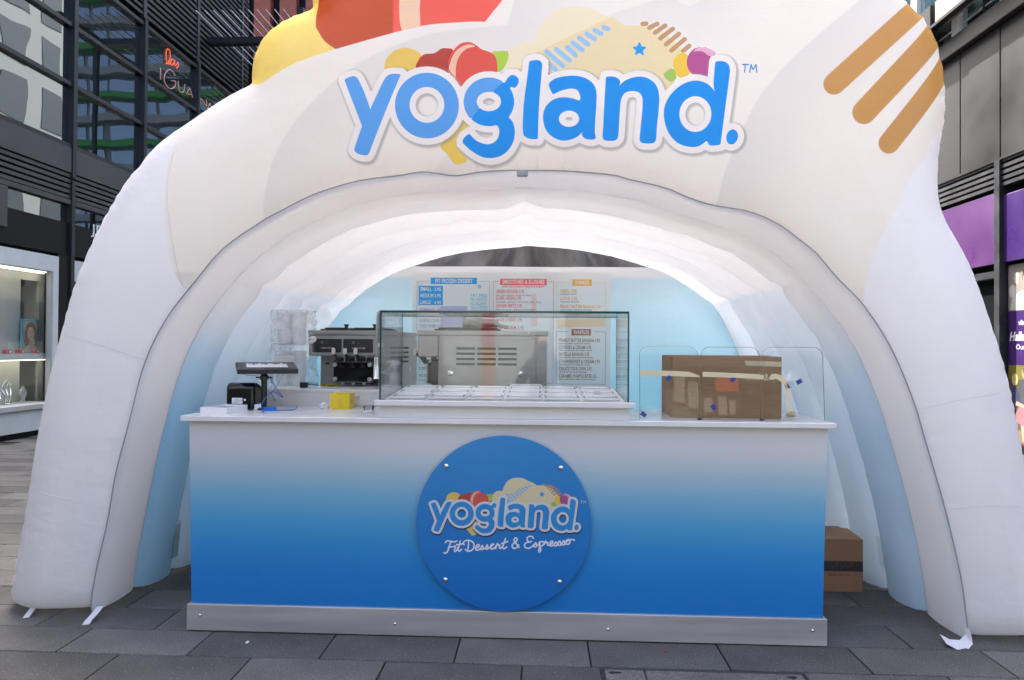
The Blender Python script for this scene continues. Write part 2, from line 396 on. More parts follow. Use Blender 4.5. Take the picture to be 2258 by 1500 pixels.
# ------------------------------------------------------------------ the inflatable tent
YF, YS, YB = .06, .10, .45
tent = thing('inflatable_tent', 'white inflatable tent with a tall printed arch front over the counter', 'tent')
outer_px = [(25,1352),(35,1280),(47,1213),(60,1140),(72,1067),(82,1000),(95,927),(119,818),(138,751),(161,669),(179,613),(202,559),(224,511),(256,452),(291,396),(317,366),(343,332),(381,299),(414,276),(467,239),(515,209),(556,188,1),
 (556,164),(562,131),(575,101),(593,77),(623,54),(657,37),(690,26,1),(690,-20),(705,-90),(750,-190),(840,-275),(960,-310),(1080,-330),(1180,-400),(1330,-430),(1500,-390),(1640,-300),(1740,-190),(1850,-90),(1930,-30),(1987,6),(2009,28),(2029,44),(2044,69),(2059,95),(2067,125),(2074,154),(2078,183),(2081,224),(2079,272),(2071,321),(2066,373),(2067,440),(2083,490),(2110,538),(2134,586),(2158,649),(2177,706),(2196,764),(2215,831),(2230,898),(2244,966),(2256,1040),(2275,1120),(2296,1240),(2312,1350),(2318,1420)]
inner_px = [(203,1348),(203,1317),(217,1240),(238,1150),(253,1060),(265,1008),(280,953),(295,893),(313,822),(336,762),(366,706),(392,669),(431,621),(481,560),(530,520),(560,501),(585,484),(621,465),(653,448),(706,424),(794,398.5),(879,388),(927,380),(965,383),(1006,388),(1065,379),(1129,376),(1160,377),(1240,377),(1349,386),(1386,396),(1465,414),(1520,437),(1572,453),(1630,462),(1673,474),(1720,497),(1760,527),(1801,560),(1840,607),(1886,653),(1910,682),(1946,735),(1976,792),(2000,849),(2021,906),(2036,960),(2063,1050),(2087,1137),(2102,1200),(2119,1278),(2128,1344),(2135,1409)]
def xz(pts, Y):
    out = []
    for p in pts:
        q = at(p[0], p[1], Y=Y); out.append((q[0], q[2])+((1,) if len(p) > 2 else ()))
    return out
O = xz(outer_px, YF+.2); I = xz(inner_px, YS)
O[0] = (O[0][0], .03); O[-1] = (O[-1][0], .035)
OUT = cr(O, 5, closed=False); INN = cr(I, 5, closed=False)
POLY = np.concatenate([OUT, INN[::-1]])
OC = np.concatenate([INN[:1], OUT, INN[-1:]])
BOT = np.array([INN[0], OUT[0], OUT[-1], INN[-1]])         # everything but the seam of the opening
def prof(d, R, dep):
    x = 1-np.clip(d, 0, R)/R; return dep*(1-np.sqrt(np.maximum(0, 1-x*x)))
ARCL = np.concatenate([[0], np.cumsum(np.sqrt((np.diff(INN, axis=0)**2).sum(1)))])
ARCO = np.concatenate([[0], np.cumsum(np.sqrt((np.diff(OC, axis=0)**2).sum(1)))])
def face_y(Q):
    do, io = seg_dist(Q, OUT[:-1], OUT[1:], want_idx=True); db = seg_dist(Q, BOT[[0, 2]], BOT[[1, 3]]); di, ii = seg_dist(Q, INN[:-1], INN[1:], want_idx=True)
    y = YF+np.minimum(.2, prof(do, .26, .20)+prof(db, .14, .06)+prof(di, .16, YS-YF))
    so, si = ARCO[io+1], ARCL[ii]
    y += .008*np.sin(so*71+2*np.sin(so*9))*np.exp(-do/.05)*np.clip(do/.01, 0, 1)*(.5+.5*np.sin(so*3.1))
    y += .004*np.sin(si*48+2.5*np.sin(si*7))*np.exp(-di/.05)*np.clip(di/.01, 0, 1)*(.6+.4*np.sin(si*2.3))
    y -= .05*(1-np.exp(-np.minimum(do, di)/.35))-.03
    y += .010*np.sin(Q[:, 0]*2.3+.7)*np.sin(Q[:, 1]*1.9+.4)
    return y
# ------------------------------------------------------------------ the printed logo (in photograph-traced units, put on real planes)
def L2(p): return [(540+q[0]/3.4212, q[1]/3.4212)+tuple(q[2:]) for q in p]
def L3(p): return [(1100+q[0]/3.4212, q[1]/3.4212)+tuple(q[2:]) for q in p]
def E2(cx, cy, rx, ry, r=0): return np.array(L2(ell(cx, cy, rx, ry, r)))
def E3(cx, cy, rx, ry, r=0): return np.array(L3(ell(cx, cy, rx, ry, r)))
def C2(p, s_=6): return cr(L2(p), s_)
def C3(p, s_=6): return cr(L3(p), s_)
LET = {}                                     # name: (outer polygons, hole polygons)
LET['y'] = ([C2([(745,597,1),(790,575),(830,573),(857,605),(900,700),(948,840,1),(946,800,1),(1000,690),(1050,592),(1085,560),(1120,553),(1175,556,1),(1090,750),(1000,960),(950,1080),(922,1142),(900,1157),(850,1150),(820,1132),(816,1100),(875,940,1),(810,770)])], [])
LET['o'] = ([E2(1370,790,243,244)], [E2(1370,785,132,133)])
LET['g'] = ([E2(1840,765,192,181), C2([(1960,625),(1990,575),(2030,567),(2062,590),(2063,630),(2035,662),(2000,655),(1985,700),(1900,700)]), C2([(1690,1000,1),(1740,1050),(1800,1075),(1850,1076),(1895,1050),(1916,1005),(1915,965),(1898,934,1),(1960,895),(1984,877,1),(2020,915),(2036,985),(2020,1070),(1960,1145),(1880,1175),(1790,1172),(1710,1130),(1655,1085),(1638,1058),(1655,1025)])], [E2(1840,763,92,72)])
LET['l'] = ([C3([(230,463,1),(270,455),(305,458),(326,482),(324,540),(303,800),(294,1043,1),(243,1042),(198,1025),(181,990),(181,890),(190,760),(212,600)])], [])
LET['a'] = ([C3([(408,713,1),(378,650),(385,622),(440,588),(550,572),(645,587),(710,630),(737,695),(735,800),(727,930),(726,990),(735,1040,1),(700,1048),(655,1040),(628,1013),(642,975,1),(590,1028),(500,1055),(420,1035),(358,980),(333,890),(350,810),(400,757),(470,734),(550,740),(612,760,1),(614,730),(600,690),(572,672),(530,670),(470,685)])], [E3(530,893,77,60)])
LET['n'] = ([C3([(808,580,1),(860,578),(895,590),(915,615),(903,658,1),(950,610),(1040,580),(1120,590),(1185,640),(1210,720),(1208,820),(1195,950),(1190,1040),(1175,1070),(1140,1077),(1085,1073),(1066,1050),(1068,1000),(1083,830),(1083,740),(1060,700),(1010,687),(955,700),(925,745),(915,820),(905,1000),(897,1040),(870,1056),(810,1055),(785,1035),(786,990),(795,800)])], [])
LET['d'] = ([C3([(1633,465,1),(1680,462),(1720,475),(1743,520),(1735,620),(1705,860),(1678,1087,1),(1610,1093),(1585,1080),(1582,1052,1),(1510,1098),(1430,1100),(1350,1070),(1285,1000),(1250,900),(1252,800),(1300,710),(1380,640),(1480,608),(1575,632),(1635,695,1),(1620,630)])], [E3(1485,858,121,133)])
LET['dot'] = ([E3(1765,1028,44,57,.25)], [])
star = [(1060+65*(1 if i % 2 == 0 else .42)*math.sin(i*math.pi/5), 375-65*(1 if i % 2 == 0 else .42)*math.cos(i*math.pi/5)) for i in range(10)]
cream = C3([(60,560,1),(55,470),(80,390),(140,335),(210,315),(265,315),(300,220),(380,110),(480,60),(600,48),(700,70),(790,115),(870,142),(930,182),(960,197),(1060,195),(1180,215),(1300,290),(1385,405),(1360,560),(1280,680,1),(700,640,1)])
FRUIT = [ # (part name, polygons, colour, layer)
 ('yellow_fruit', [E2(1210,510,160,150)], (.80,.57,.13), 0), ('yellow_cone', [C2([(1660,880),(1690,930),(1600,1050),(1605,1110),(1672,1190),(1600,1226),(1565,1212),(1520,1150),(1468,1090),(1540,1000)])], (.82,.60,.12), 0),
 ('cream_swirl', [cream], (.79,.685,.41), 0), ('green_leaf', [C2([(1860,400),(1920,388),(1988,385,1),(1985,450),(1950,520),(1905,545),(1850,500)])], (.42,.62,.07), 1),
 ('dark_cherry', [C2([(1295,520),(1310,450),(1350,410),(1430,400),(1480,368),(1530,365),(1575,385),(1600,520),(1450,560)])], (.47,.065,.04), 1),
 ('red_fruit', [C2([(1535,530),(1545,430),(1590,360),(1640,325),(1700,320),(1750,345),(1785,372),(1860,400),(1895,440),(1906,520),(1900,560),(1800,580),(1630,652),(1580,590)])], (.73,.10,.075), 2),
 ('peach_stripe', [C2([(1545,525),(1560,440),(1610,370),(1690,337),(1757,357,1),(1680,365),(1620,420),(1592,500),(1590,590,1)])], (.84,.55,.38), 3),
 ('yellow_berry', [E3(1385,495,72,95)], (.86,.57,.07), 1), ('green_leaf', [C3([(1240,555,1),(1310,518),(1340,590),(1300,618),(1258,592)])], (.36,.56,.12), 2),
 ('purple_berry', [E3(1535,470,118,118)], (.45,.09,.28), 2), ('pink_gloss', [C3([(1462,395),(1500,365),(1545,357),(1600,375),(1640,410),(1590,425),(1540,392),(1490,388)])], (.72,.42,.58), 3),
 ('star', [np.array(L3(star))], (.03,.32,.77), 2)]
for x0, y0, x1, y1 in [(790,210,825,222),(722,232,772,258),(662,258,722,298),(606,288,672,338),(556,325,630,380),(516,360,578,420),(432,375,533,458),(360,392,484,500),(350,462,430,530),(285,480,380,570)]:
    FRUIT.append(('blue_stripe', [np.array(L3(cap(x0, y0, x1, y1, 36)))], (.30,.53,.82), 2))
for x0, y0, x1, y1 in [(1082,184,1112,182),(1195,184,1132,213),(1255,196,1177,250),(1312,220,1217,293),(1358,258,1260,338),(1402,298,1300,384),(1436,348,1388,388)]:
    FRUIT.append(('brown_stripe', [np.array(L3(cap(x0, y0, x1, y1, 34)))], (.52,.31,.16), 1))
KNIFE = np.array([(980,345),(1037,262),(1075,212),(1113,178),(1179,117),(1348,38),(1460,3),(1600,-40),(1600,-300),(500,-300),(500,345)], float)   # letters and cream are coloured paler on this side
def letter_fn(nm):
    outs, holes = LET[nm]
    def fn(Qp):
        v = np.max([sdf(Qp, p) for p in outs], 0)
        for h in holes: v = np.minimum(v, -sdf(Qp, h))
        return v
    return fn
LETMESH = []
for nm in LET:
    fn = letter_fn(nm); bb_ = bnd(LET[nm][0], 3)
    if nm == 'g':
        LETMESH.append(('letter', *shape_mesh(lambda q: np.minimum(fn(q), sdf(q, KNIFE)), bb_, 1.6), 'pale')); LETMESH.append(('letter', *shape_mesh(lambda q: np.minimum(fn(q), -sdf(q, KNIFE)), bb_, 1.6), 'deep'))
    else: LETMESH.append(('letter' if nm != 'dot' else 'full_stop', *shape_mesh(fn, bb_, 1.6), 'pale' if nm in 'yo' else 'deep'))
allp = [p for v in LET.values() for p in v[0]]
Qg, gx, gy = grid_for(bnd(allp, 24), 2.6)
SU = np.max([letter_fn(nm)(Qg) for nm in LET], 0)
OUTL = iso(Qg, SU+13.6, gx, gy)[:2]
SHAD = iso(Qg, SU+15.0, gx, gy)[:2]
FRM = []
for nm, polys, col, lay in FRUIT:
    st = 2.5 if nm != 'cream_swirl' else 4
    FRM.append((nm, *shape_mesh(lambda q: np.max([sdf(q, p) for p in polys], 0), bnd(polys, 5), st), col, lay))
TM = []
def stroke_fn(lines, r): return lambda q: np.max([sdf_lines(q, np.array(l, float)) for l in lines], 0)+r
TMS = [[(1637,143),(1650,143)],[(1643.5,143),(1641.5,160)],[(1653,160),(1656,143),(1660,154),(1667,143),(1668.5,160)]]
TMM = shape_mesh(stroke_fn(TMS, 1.35), (1630,1675,138,166), .8)
ST = .016
def ticks(a, b_, f0, f1, fine):
    return np.concatenate([np.arange(a, f0, ST), np.arange(f0, f1, fine), np.arange(f1, b_+ST, ST)])
l0, l1 = at(735, 370, Y=YF), at(1685, 5, Y=YF)
Q, nx, ny = grid_xy(ticks(OUT[:, 0].min()-.03, OUT[:, 0].max()+.03, l0[0], l1[0], .0068), ticks(0, OUT[:, 1].max()+.03, l0[2], l1[2], .0068))
S = sdf(Q, POLY)
# the logo is cut out of the sheet piece by piece, so that every printed piece is part of the same cloth
inl = np.where((Q[:, 0] > l0[0]-.02) & (Q[:, 0] < l1[0]+.02) & (Q[:, 1] > l0[2]-.02) & (Q[:, 1] < l1[2]+.02))[0]
QP = np.array([proj((x, YF-.012, z)) for x, z in Q[inl]])
def boxed(fn, polys, pad=30):
    bb_ = bnd(polys, pad); m = (QP[:, 0] > bb_[0]) & (QP[:, 0] < bb_[1]) & (QP[:, 1] > bb_[2]) & (QP[:, 1] < bb_[3]); v = np.full(len(QP), -pad*1.0); v[m] = fn(QP[m]); return v
LAY = []                                     # (part name, colour, signed distance), top layer first
kn = sdf(QP, KNIFE)
su = np.full(len(QP), -30.0)
for nm in LET:
    v = boxed(letter_fn(nm), LET[nm][0], 34); su = np.maximum(su, v)
    if nm == 'g': LAY.append(('letter', 'pale', np.minimum(v, kn))); LAY.append(('letter', 'deep', np.minimum(v, -kn)))
    else: LAY.append(('letter' if nm != 'dot' else 'full_stop', 'pale' if nm in 'yo' else 'deep', v))
LAY.append(('letter_outline', (.84, .815, .79), su+13.6))
sh2 = np.full(len(QP), -30.0); QS = QP-np.array((2.4, 3.0)); QK = QP; QP = QS
for nm in LET: sh2 = np.maximum(sh2, boxed(letter_fn(nm), LET[nm][0], 34))
QP = QK; SHV = np.full(len(Q), -30.0); SHV[inl] = sh2+13.6
for nm, polys, col, lay in sorted(FRUIT, key=lambda f: -f[3]):
    v = boxed(lambda q: np.max([sdf(q, p) for p in polys], 0), polys)
    if nm == 'cream_swirl': LAY.append((nm, (.83, .76, .54), np.minimum(v, kn))); LAY.append((nm, (.79, .68, .41), np.minimum(v, -kn)))
    else: LAY.append((nm, col, v))
PXM = .0024; taken = np.full(len(Q), -1.0); PIECES = []
for nm, col, v in LAY:
    full = np.full(len(Q), -1.0); full[inl] = v*PXM; own = np.minimum(np.minimum(full, -taken), S); PIECES.append((nm, col, own)); taken = np.maximum(taken, full)
S0 = S; S = np.minimum(S, -taken)
near = S0 > -.06
attrs = {}
def region(name, px_pts, sub=5):
    P = np.array([q[:2] for q in xz(px_pts, YF+.02)]) if isinstance(px_pts, np.ndarray) else cr(xz(px_pts, YF+.02), sub); v = np.full(len(Q), -9.0); v[near] = sdf(Q[near], P); attrs[name] = v
region('beige', [(381,297),(373,343),(370,403),(368,467),(373,523),(378,565),(388,609),(403,636),(425,650,1),(700,700,1),(1600,700,1),(1900,720,1),(1911,685),(1910,640),(1917,598),(1930,550),(1956,493),(1982,448),(2004,396),(2045,347),(2062,306),(2140,240,1),(2140,-500,1),(400,-500,1),(330,250,1)])
region('yellow', [(518,157,1),(470,110,1),(470,-60,1),(700,-60,1),(694,20),(695,50),(704,73),(718,94),(742,112,1),(716,120),(651,143),(607,164),(562,180)])
region('red', [(694,-20),(695,50),(704,73),(718,94),(742,112,1),(832,88),(932,64),(1008,57),(1054,55),(1071,56,1),(1087,35),(1114,0),(1140,-60),(1150,-300,1),(700,-350,1)])
region('stripe_a', cap(1834,190,2110,-60,47, 12)); region('stripe_b', cap(1901,251,2150,-13,52, 12))
region('stripe_c', cap(1957,318,2125,108,46, 12))
region('fold_a', [(575,478),(582,429),(604,351),(636,292),(672,248),(715,205),(770,160),(840,120),(960,80),(1120,62,1),(1300,-600,1),(200,-600,1),(200,600,1),(560,600,1)])
region('fold_b', [(1560,540,1),(1582,448),(1597,381),(1616,332),(1640,276),(1672,217),(1728,149),(1791,90),(1896,0),(1990,-80),(2100,-170,1),(2400,-170,1),(2400,800,1),(1560,800,1)])
region('peach_band', [(885,-60),(883,20),(884,50),(889,72),(905,95),(926,85),(929,64),(928,26),(930,0),(935,-60),(940,-330,1),(890,-330,1)])
region('fold_c', [(980,345,1),(1037,262),(1075,212),(1113,178),(1179,117),(1260,75),(1348,38),(1460,3),(1560,-30),(1700,-600,1),(-400,-600,1),(-400,1000,1),(860,1000,1),(860,480,1)])
V2, Fc, (wa, wb, wt) = iso(Q, S, nx, ny)
YV = face_y(V2)
V3 = np.stack([V2[:, 0], YV, V2[:, 1]], 1)
def soft_shadow_print(t, c):                 # the printed drop shadow round the lettering
    a = N(t, 'Attribute', attribute_name='drop'); return mixc(t, mrange(t, a.outputs['Fac'], -7.5, 0, 0, .62, 'SMOOTHSTEP'), c, (.30, .28, .27))
def ink(name, col):
    m = bpy.data.materials.get('ink_'+name)
    if m is None:
        m, t, out = nodes('ink_'+name); fabric_out(t, out, soft_shadow_print(t, mixc(t, 0.0, col, col)), .40, .20)
    return m
def drop_attr(o, wa, wb, wt):
    a = o.data.attributes.new('drop', 'FLOAT', 'POINT'); a.data.foreach_set('value', (SHV[wa]*(1-wt)+SHV[wb]*wt).astype(np.float32))
def mat_facade():
    m, t, out = nodes('printed_fabric')
    def at_(n): a = N(t, 'Attribute', attribute_name=n); return a.outputs['Fac']
    def edge(n, wd=.002): return mrange(t, at_(n), -wd, wd)
    c = mixc(t, edge('beige', .004), (.845, .845, .865), (.845, .81, .745))
    # printed swirl folds a, b and the tone step c: each starts crisp and fades away over about 30 cm
    fa = N(t, 'Math', operation='MULTIPLY'); t.links.new(mrange(t, at_('fold_a'), .004, -.004), fa.inputs[0]); t.links.new(mrange(t, at_('fold_a'), -.42, 0, 0, .30, 'SMOOTHSTEP'), fa.inputs[1])
    fb_ = N(t, 'Math', operation='MULTIPLY'); t.links.new(mrange(t, at_('fold_b'), -.004, .004), fb_.inputs[0]); t.links.new(mrange(t, at_('fold_b'), .5, 0, 0, .36, 'SMOOTHSTEP'), fb_.inputs[1])
    fc = N(t, 'Math', operation='MULTIPLY'); t.links.new(mrange(t, at_('fold_c'), .003, -.003), fc.inputs[0]); t.links.new(mrange(t, at_('fold_c'), -.35, 0, 0, .22, 'SMOOTHSTEP'), fc.inputs[1])
    for f in (fa, fb_, fc):
        g = N(t, 'Math', operation='MULTIPLY'); t.links.new(f.outputs[0], g.inputs[0]); t.links.new(edge('beige'), g.inputs[1])
        c = mixc(t, g.outputs[0], c, (.56, .55, .55))
    c = mixc(t, edge('yellow'), c, (.90, .70, .19))
    rr = N(t, 'Attribute', attribute_name='redmix')
    red = mixc(t, rr.outputs['Fac'], (.56, .09, .022), (.86, .125, .085))
    c = mixc(t, edge('red'), c, red)
    pb = N(t, 'Math', operation='MULTIPLY'); t.links.new(edge('peach_band'), pb.inputs[0]); t.links.new(edge('red'), pb.inputs[1])
    c = mixc(t, pb.outputs[0], c, (.88, .62, .42))
    for n in ('stripe_a', 'stripe_b', 'stripe_c'): c = mixc(t, edge(n), c, (.55, .29, .085))
    c = soft_shadow_print(t, c); fabric_out(t, out, c, .40, .20, .04); return m
M['facade'] = mat_facade()
front = np_mesh('arch_front', V3, Fc, M['facade'], tent)
for n, v in attrs.items():
    a = front.data.attributes.new(n, 'FLOAT', 'POINT'); a.data.foreach_set('value', (v[wa]*(1-wt)+v[wb]*wt).astype(np.float32))
bx0 = at(867, 40, Y=YF)[0]
a = front.data.attributes.new('redmix', 'FLOAT', 'POINT'); a.data.foreach_set('value', np.clip((V2[:, 0]-bx0)/.004, 0, 1).astype(np.float32))
drop_attr(front, wa, wb, wt)
# rear skin of the arch
Qb, bxn, byn = grid_for((OUT[:, 0].min()-.03, OUT[:, 0].max()+.03, 0.0, OUT[:, 1].max()+.03), .03)
V2k, Fk_ = iso(Qb, sdf(Qb, POLY), bxn, byn)[:2]
do = seg_dist(V2k, OC[:-1], OC[1:])
V3b = np.stack([V2k[:, 0], YB+.07-prof(do, .26, YB+.07-YF-.2-.012), V2k[:, 1]], 1)
np_mesh('arch_back', V3b, [f[::-1] for f in Fk_], M['thin_fabric'], tent)

# tunnel profile
def resample(P, n):
    s = np.concatenate([[0], np.cumsum(np.sqrt((np.diff(P, axis=0)**2).sum(1)))]); u = np.linspace(0, s[-1], n)
    return np.stack([np.interp(u, s, P[:, i]) for i in (0, 1)], 1)
NT = 170
FR = resample(INN, NT)
def smooth(P, k):
    for _ in range(k): P = np.concatenate([P[:1], (P[:-2]+2*P[1:-1]+P[2:])/4, P[-1:]])
    return P
SM = smooth(FR, 40)
BK = resample(cr([(-2.02,.02),(-1.95,.6),(-1.82,1.1),(-1.63,1.5),(-1.42,1.74),(-1.2,1.92),(-.91,2.07),(-.5,2.19),(.09,2.245),(.6,2.2),(1.08,2.07),(1.31,1.95),(1.56,1.76),(1.67,1.6),(1.79,1.33),(1.93,.9),(2.02,.5),(2.1,.02)], 8, closed=False), NT)
def normals(P):
    d = np.gradient(P, axis=0); n = np.stack([-d[:, 1], d[:, 0]], 1); return n/np.linalg.norm(n, axis=1, keepdims=True)   # outward
def prof_at(y):
    if y <= YB: a = (y-YS)/(YB-YS); return FR*(1-a)+SM*a
    a = (y-YB)/(2.1-YB); a = a*a*(3-2*a)*.75+a*.25; return SM*(1-a)+BK*a
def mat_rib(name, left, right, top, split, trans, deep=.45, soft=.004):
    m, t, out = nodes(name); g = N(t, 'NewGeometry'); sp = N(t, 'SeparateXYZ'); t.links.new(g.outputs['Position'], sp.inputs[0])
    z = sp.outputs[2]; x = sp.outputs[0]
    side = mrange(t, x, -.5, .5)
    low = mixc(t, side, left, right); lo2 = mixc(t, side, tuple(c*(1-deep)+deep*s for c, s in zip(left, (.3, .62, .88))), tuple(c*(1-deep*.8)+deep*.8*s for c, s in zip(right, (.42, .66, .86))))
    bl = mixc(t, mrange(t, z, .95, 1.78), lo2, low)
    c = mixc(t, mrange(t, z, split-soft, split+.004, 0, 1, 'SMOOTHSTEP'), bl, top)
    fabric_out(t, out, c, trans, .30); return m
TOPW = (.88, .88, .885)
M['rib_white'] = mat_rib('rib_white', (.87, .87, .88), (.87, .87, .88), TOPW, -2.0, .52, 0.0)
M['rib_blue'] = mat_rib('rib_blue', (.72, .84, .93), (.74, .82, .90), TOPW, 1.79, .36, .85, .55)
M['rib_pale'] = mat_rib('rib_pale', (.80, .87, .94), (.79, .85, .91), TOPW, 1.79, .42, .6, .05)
M['rib_lit'] = mat_rib('rib_lit', (.80, .85, .9), (.86, .87, .88), TOPW, 1.79, .30, .2)  # last rib: sunlit look put into a whiter, less blue colour
seams = [YS, YB, .78, 1.10, 1.42, 1.74, 2.04, 2.35]
for k in range(len(seams)-1):
    y0, y1 = seams[k], seams[k+1]; MS = 11; V = []; tt = np.arange(NT)/NT*30
    bl = .072*(1+.03*noise1(tt, k, 3)); zz = SM[:, 1]
    bl = bl*(1-.75*np.exp(-((np.arange(NT)-np.abs(SM[:, 0]-.09).argmin())/1.6)**2))            # the crown seam pulls in
    if k == 6: bl = bl*.3
    for q_ in np.random.default_rng(40+k).integers(12, NT-12, 9): bl = bl*(1-.14*np.exp(-((np.arange(NT)-q_)/.9)**2))
    bl = bl*(1-.6*np.exp(-((zz-1.79)/.03)**2)) if k else bl*.4
    pk = .006*np.sin(np.arange(NT)*1.9+2*np.sin(np.arange(NT)*.31+k))
    for j in range(MS):
        s_ = j/(MS-1); P = prof_at(y0+(y1-y0)*s_); n = normals(SM)
        e = math.sin(math.pi*s_)**.48
        q = P-n*(bl*e+pk*4*s_*(1-s_)*math.exp(-min(s_, 1-s_)/.12))[:, None]
        V += [(a[0], y0+(y1-y0)*s_, a[1]) for a in q]
    Fk = [(j*NT+i, j*NT+i+1, (j+1)*NT+i+1, (j+1)*NT+i) for j in range(MS-1) for i in range(NT-1)]
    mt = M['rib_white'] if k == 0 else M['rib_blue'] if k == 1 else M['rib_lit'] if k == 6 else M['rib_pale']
    rib = np_mesh('tunnel_rib', V, Fk, mt, tent)
    if k and k < 6:                          # the outer skin of the rib
        V = []
        for j in range(MS):
            s_ = j/(MS-1); P = prof_at(y0+(y1-y0)*s_); q = P+normals(SM)*(.30+.07*math.sin(math.pi*s_)**.6); q[:, 1] = np.maximum(q[:, 1], .02)
            V += [(a[0], y0+(y1-y0)*s_, a[1]) for a in q]
        np_mesh('outer_skin', V, Fk, M['thin_fabric'], rib)
B().tube([(p[0], YS-.004, p[1]) for p in INN[::2]], .0036, 6).build('seam_piping', M['seam'], tent, True)
# stitched panel seams of the front, and the little tab at the crown
M['stitch'] = fabric('stitch_fabric', (.74, .74, .76), .2, .1)
def seam_on_face(pts, n=40):
    P = cr(xz(pts, YF), n//max(1, len(pts)-1), closed=False); y = face_y(P); return B().tube([(p[0], yy-.0005, p[1]) for p, yy in zip(P, y)], .0017, 5).build('panel_seam', M['stitch'], front, True)
seam_on_face([(76,1088),(150,1104),(236,1128)]); seam_on_face([(150,742),(230,764),(322,800)]); seam_on_face([(2095,1128),(2170,1116),(2262,1120)]); seam_on_face([(2030,905),(2130,880),(2212,868)]); seam_on_face([(378,330),(369,440),(390,612),(404,638)])
Pc = [(.087+.004*math.sin(9*t), YS+(YB-YS)*t, 2.285-.0*t) for t in np.linspace(0, 1, 8)]
B().box(.06, .115, YS-.012, YS+.02, 2.262, 2.292, .004).build('crown_tab', M['seam'], tent)
for k in (1, 2, 3, 4, 5, 6):                    # stitched seams between the ribs
    P = prof_at(seams[k]); B().tube([(p[0], seams[k], p[1]) for p in P[::2]], .0026, 5).build('rib_seam', fabric('seam_fabric', (.50, .52, .56), .05) if k == 1 else bpy.data.materials['seam_fabric'], tent)
# underside of the tunnel walls
for sx in (0, -1):
    V = []; ys = np.linspace(YS+.45, 2.26, 14)
    for y in ys:
        p = prof_at(max(y, YS))[sx]; n = -1 if sx == 0 else 1
        V += [(p[0], y, .045), (p[0]+n*.30, y, .045)]
    np_mesh('tunnel_floor', V, [(2*i, 2*i+1, 2*i+3, 2*i+2) for i in range(13)], M['white_fabric'], tent, False)
# back wall panel
PB = prof_at(2.2); msk = PB[:, 1] < 2.068
zt = 2.068; ptsb = np.concatenate([PB[:np.argmax(PB[:, 1] >= zt)], PB[len(PB)-np.argmax(PB[::-1, 1] >= zt):]])
def bw(Qp): return sdf(Qp, ptsb)
V2b, Fb = shape_mesh(bw, (-2.2, 2.2, 0, 2.1), .02)
dz = zt-V2b[:, 1]
yb = 2.2+prof(np.maximum(dz, 0), .09, .07)+.006*np.sin(V2b[:, 0]*7)*np.exp(-dz/.1)+.006*np.sin(V2b[:, 0]*3.1)
def mat_backwall():
    m, t, out = nodes('back_wall_fabric'); g = N(t, 'NewGeometry'); sp = N(t, 'SeparateXYZ'); t.links.new(g.outputs['Position'], sp.inputs[0])
    z = sp.outputs[2]; c = mixc(t, mrange(t, z, 1.1, 1.96), (.34, .69, .89), (.64, .84, .95))
    c = mixc(t, mrange(t, z, 1.955, 1.985), c, (.86, .87, .89)); fabric_out(t, out, c, .42, .15); return m
M['back_wall'] = mat_backwall()
np_mesh('back_wall', np.stack([V2b[:, 0], yb, V2b[:, 1]], 1), Fb, M['back_wall'], tent)
rc = prof_at(2.3); rc = rc[rc[:, 1] < 2.0]
V2r, Fr_ = shape_mesh(lambda q: sdf(q, rc), (-2.3, 2.3, 0, 2.2), .06)
np_mesh('rear_diffuser', np.stack([V2r[:, 0], 2.46+.02*np.sin(V2r[:, 0]*4), V2r[:, 1]], 1), Fr_, M['thin_fabric'], tent)  # unseen sheet added behind the back wall to diffuse the sun
# anchor straps, clear pockets
def strap(pts, wd, ax):
    P = [Vector(p) for p in pts]; w2 = Vector(ax)*wd/2; th = Vector((0, .005, 0)); V = []; Fs = []
    for p in P: V += [p-w2, p+w2, p+w2+th, p-w2+th]
    for i in range(len(P)-1):
        a, b = 4*i, 4*i+4; Fs += [(a, a+1, b+1, b), (a+1, a+2, b+2, b+1), (a+2, a+3, b+3, b+2), (a+3, a, b, b+3)]
    return B().add(V, Fs)
strap([(-2.065, .11, .06), (-2.07, .07, .035), (-2.076, .035, .018), (-2.079, .02, .003)], .034, (1, .12, .1)).build('anchor_strap', M['strap'], tent)
strap([(-2.43, .20, .10), (-2.435, .15, .05), (-2.437, .11, .022), (-2.44, .085, .003)], .03, (1, .12, .1)).build('anchor_strap', M['strap'], tent)
strap([(2.255, .10, .07), (2.24, .06, .024), (2.20, .035, .006), (2.15, .03, .010), (2.11, .04, .03)], .07, (.1, .95, .25)).build('anchor_strap', M['strap'], tent)
M['pocket'] = glass('pocket_film', (.84, .86, .87), .5, 1.45, .2)
def pocket(px4, sgn):
    V = []
    Pp = [(0, 0), (1, 0), (1, 1), (0, 1)]
    for (u, v) in px4:
        best = None
        for y in np.linspace(.3, 1.2, 181):                 # where that sight line meets the wall profile
            q = at(u, v, Y=y); P = prof_at(y); half = P[:NT//2] if sgn < 0 else P[NT//2:]
            o = np.argsort(half[:, 1]); xw = np.interp(q[2], half[o, 1], half[o, 0])-sgn*.05
            if best is None or abs(q[0]-xw) < best[0]: best = (abs(q[0]-xw), q)
        V.append(best[1]+np.array([-sgn*.006, 0, 0]))
    return B().add(V, [(0, 1, 2, 3)])
po = pocket([(363,1165),(397,1149),(390,1226),(354,1243)], -1).build('clear_pocket', M['pocket'], tent)
po2 = pocket([(1934,1184),(1968,1201),(1984,1281),(1943,1246)], 1).build('clear_pocket', M['pocket'], tent)
for p_ in (po, po2):
    vv = [v.co for v in p_.data.vertices]; B().tube([vv[0], (vv[0]+vv[1])/2-Vector((0, 0, .008)), vv[1]], .005, 6).build('hem', M['white_fabric'], p_)

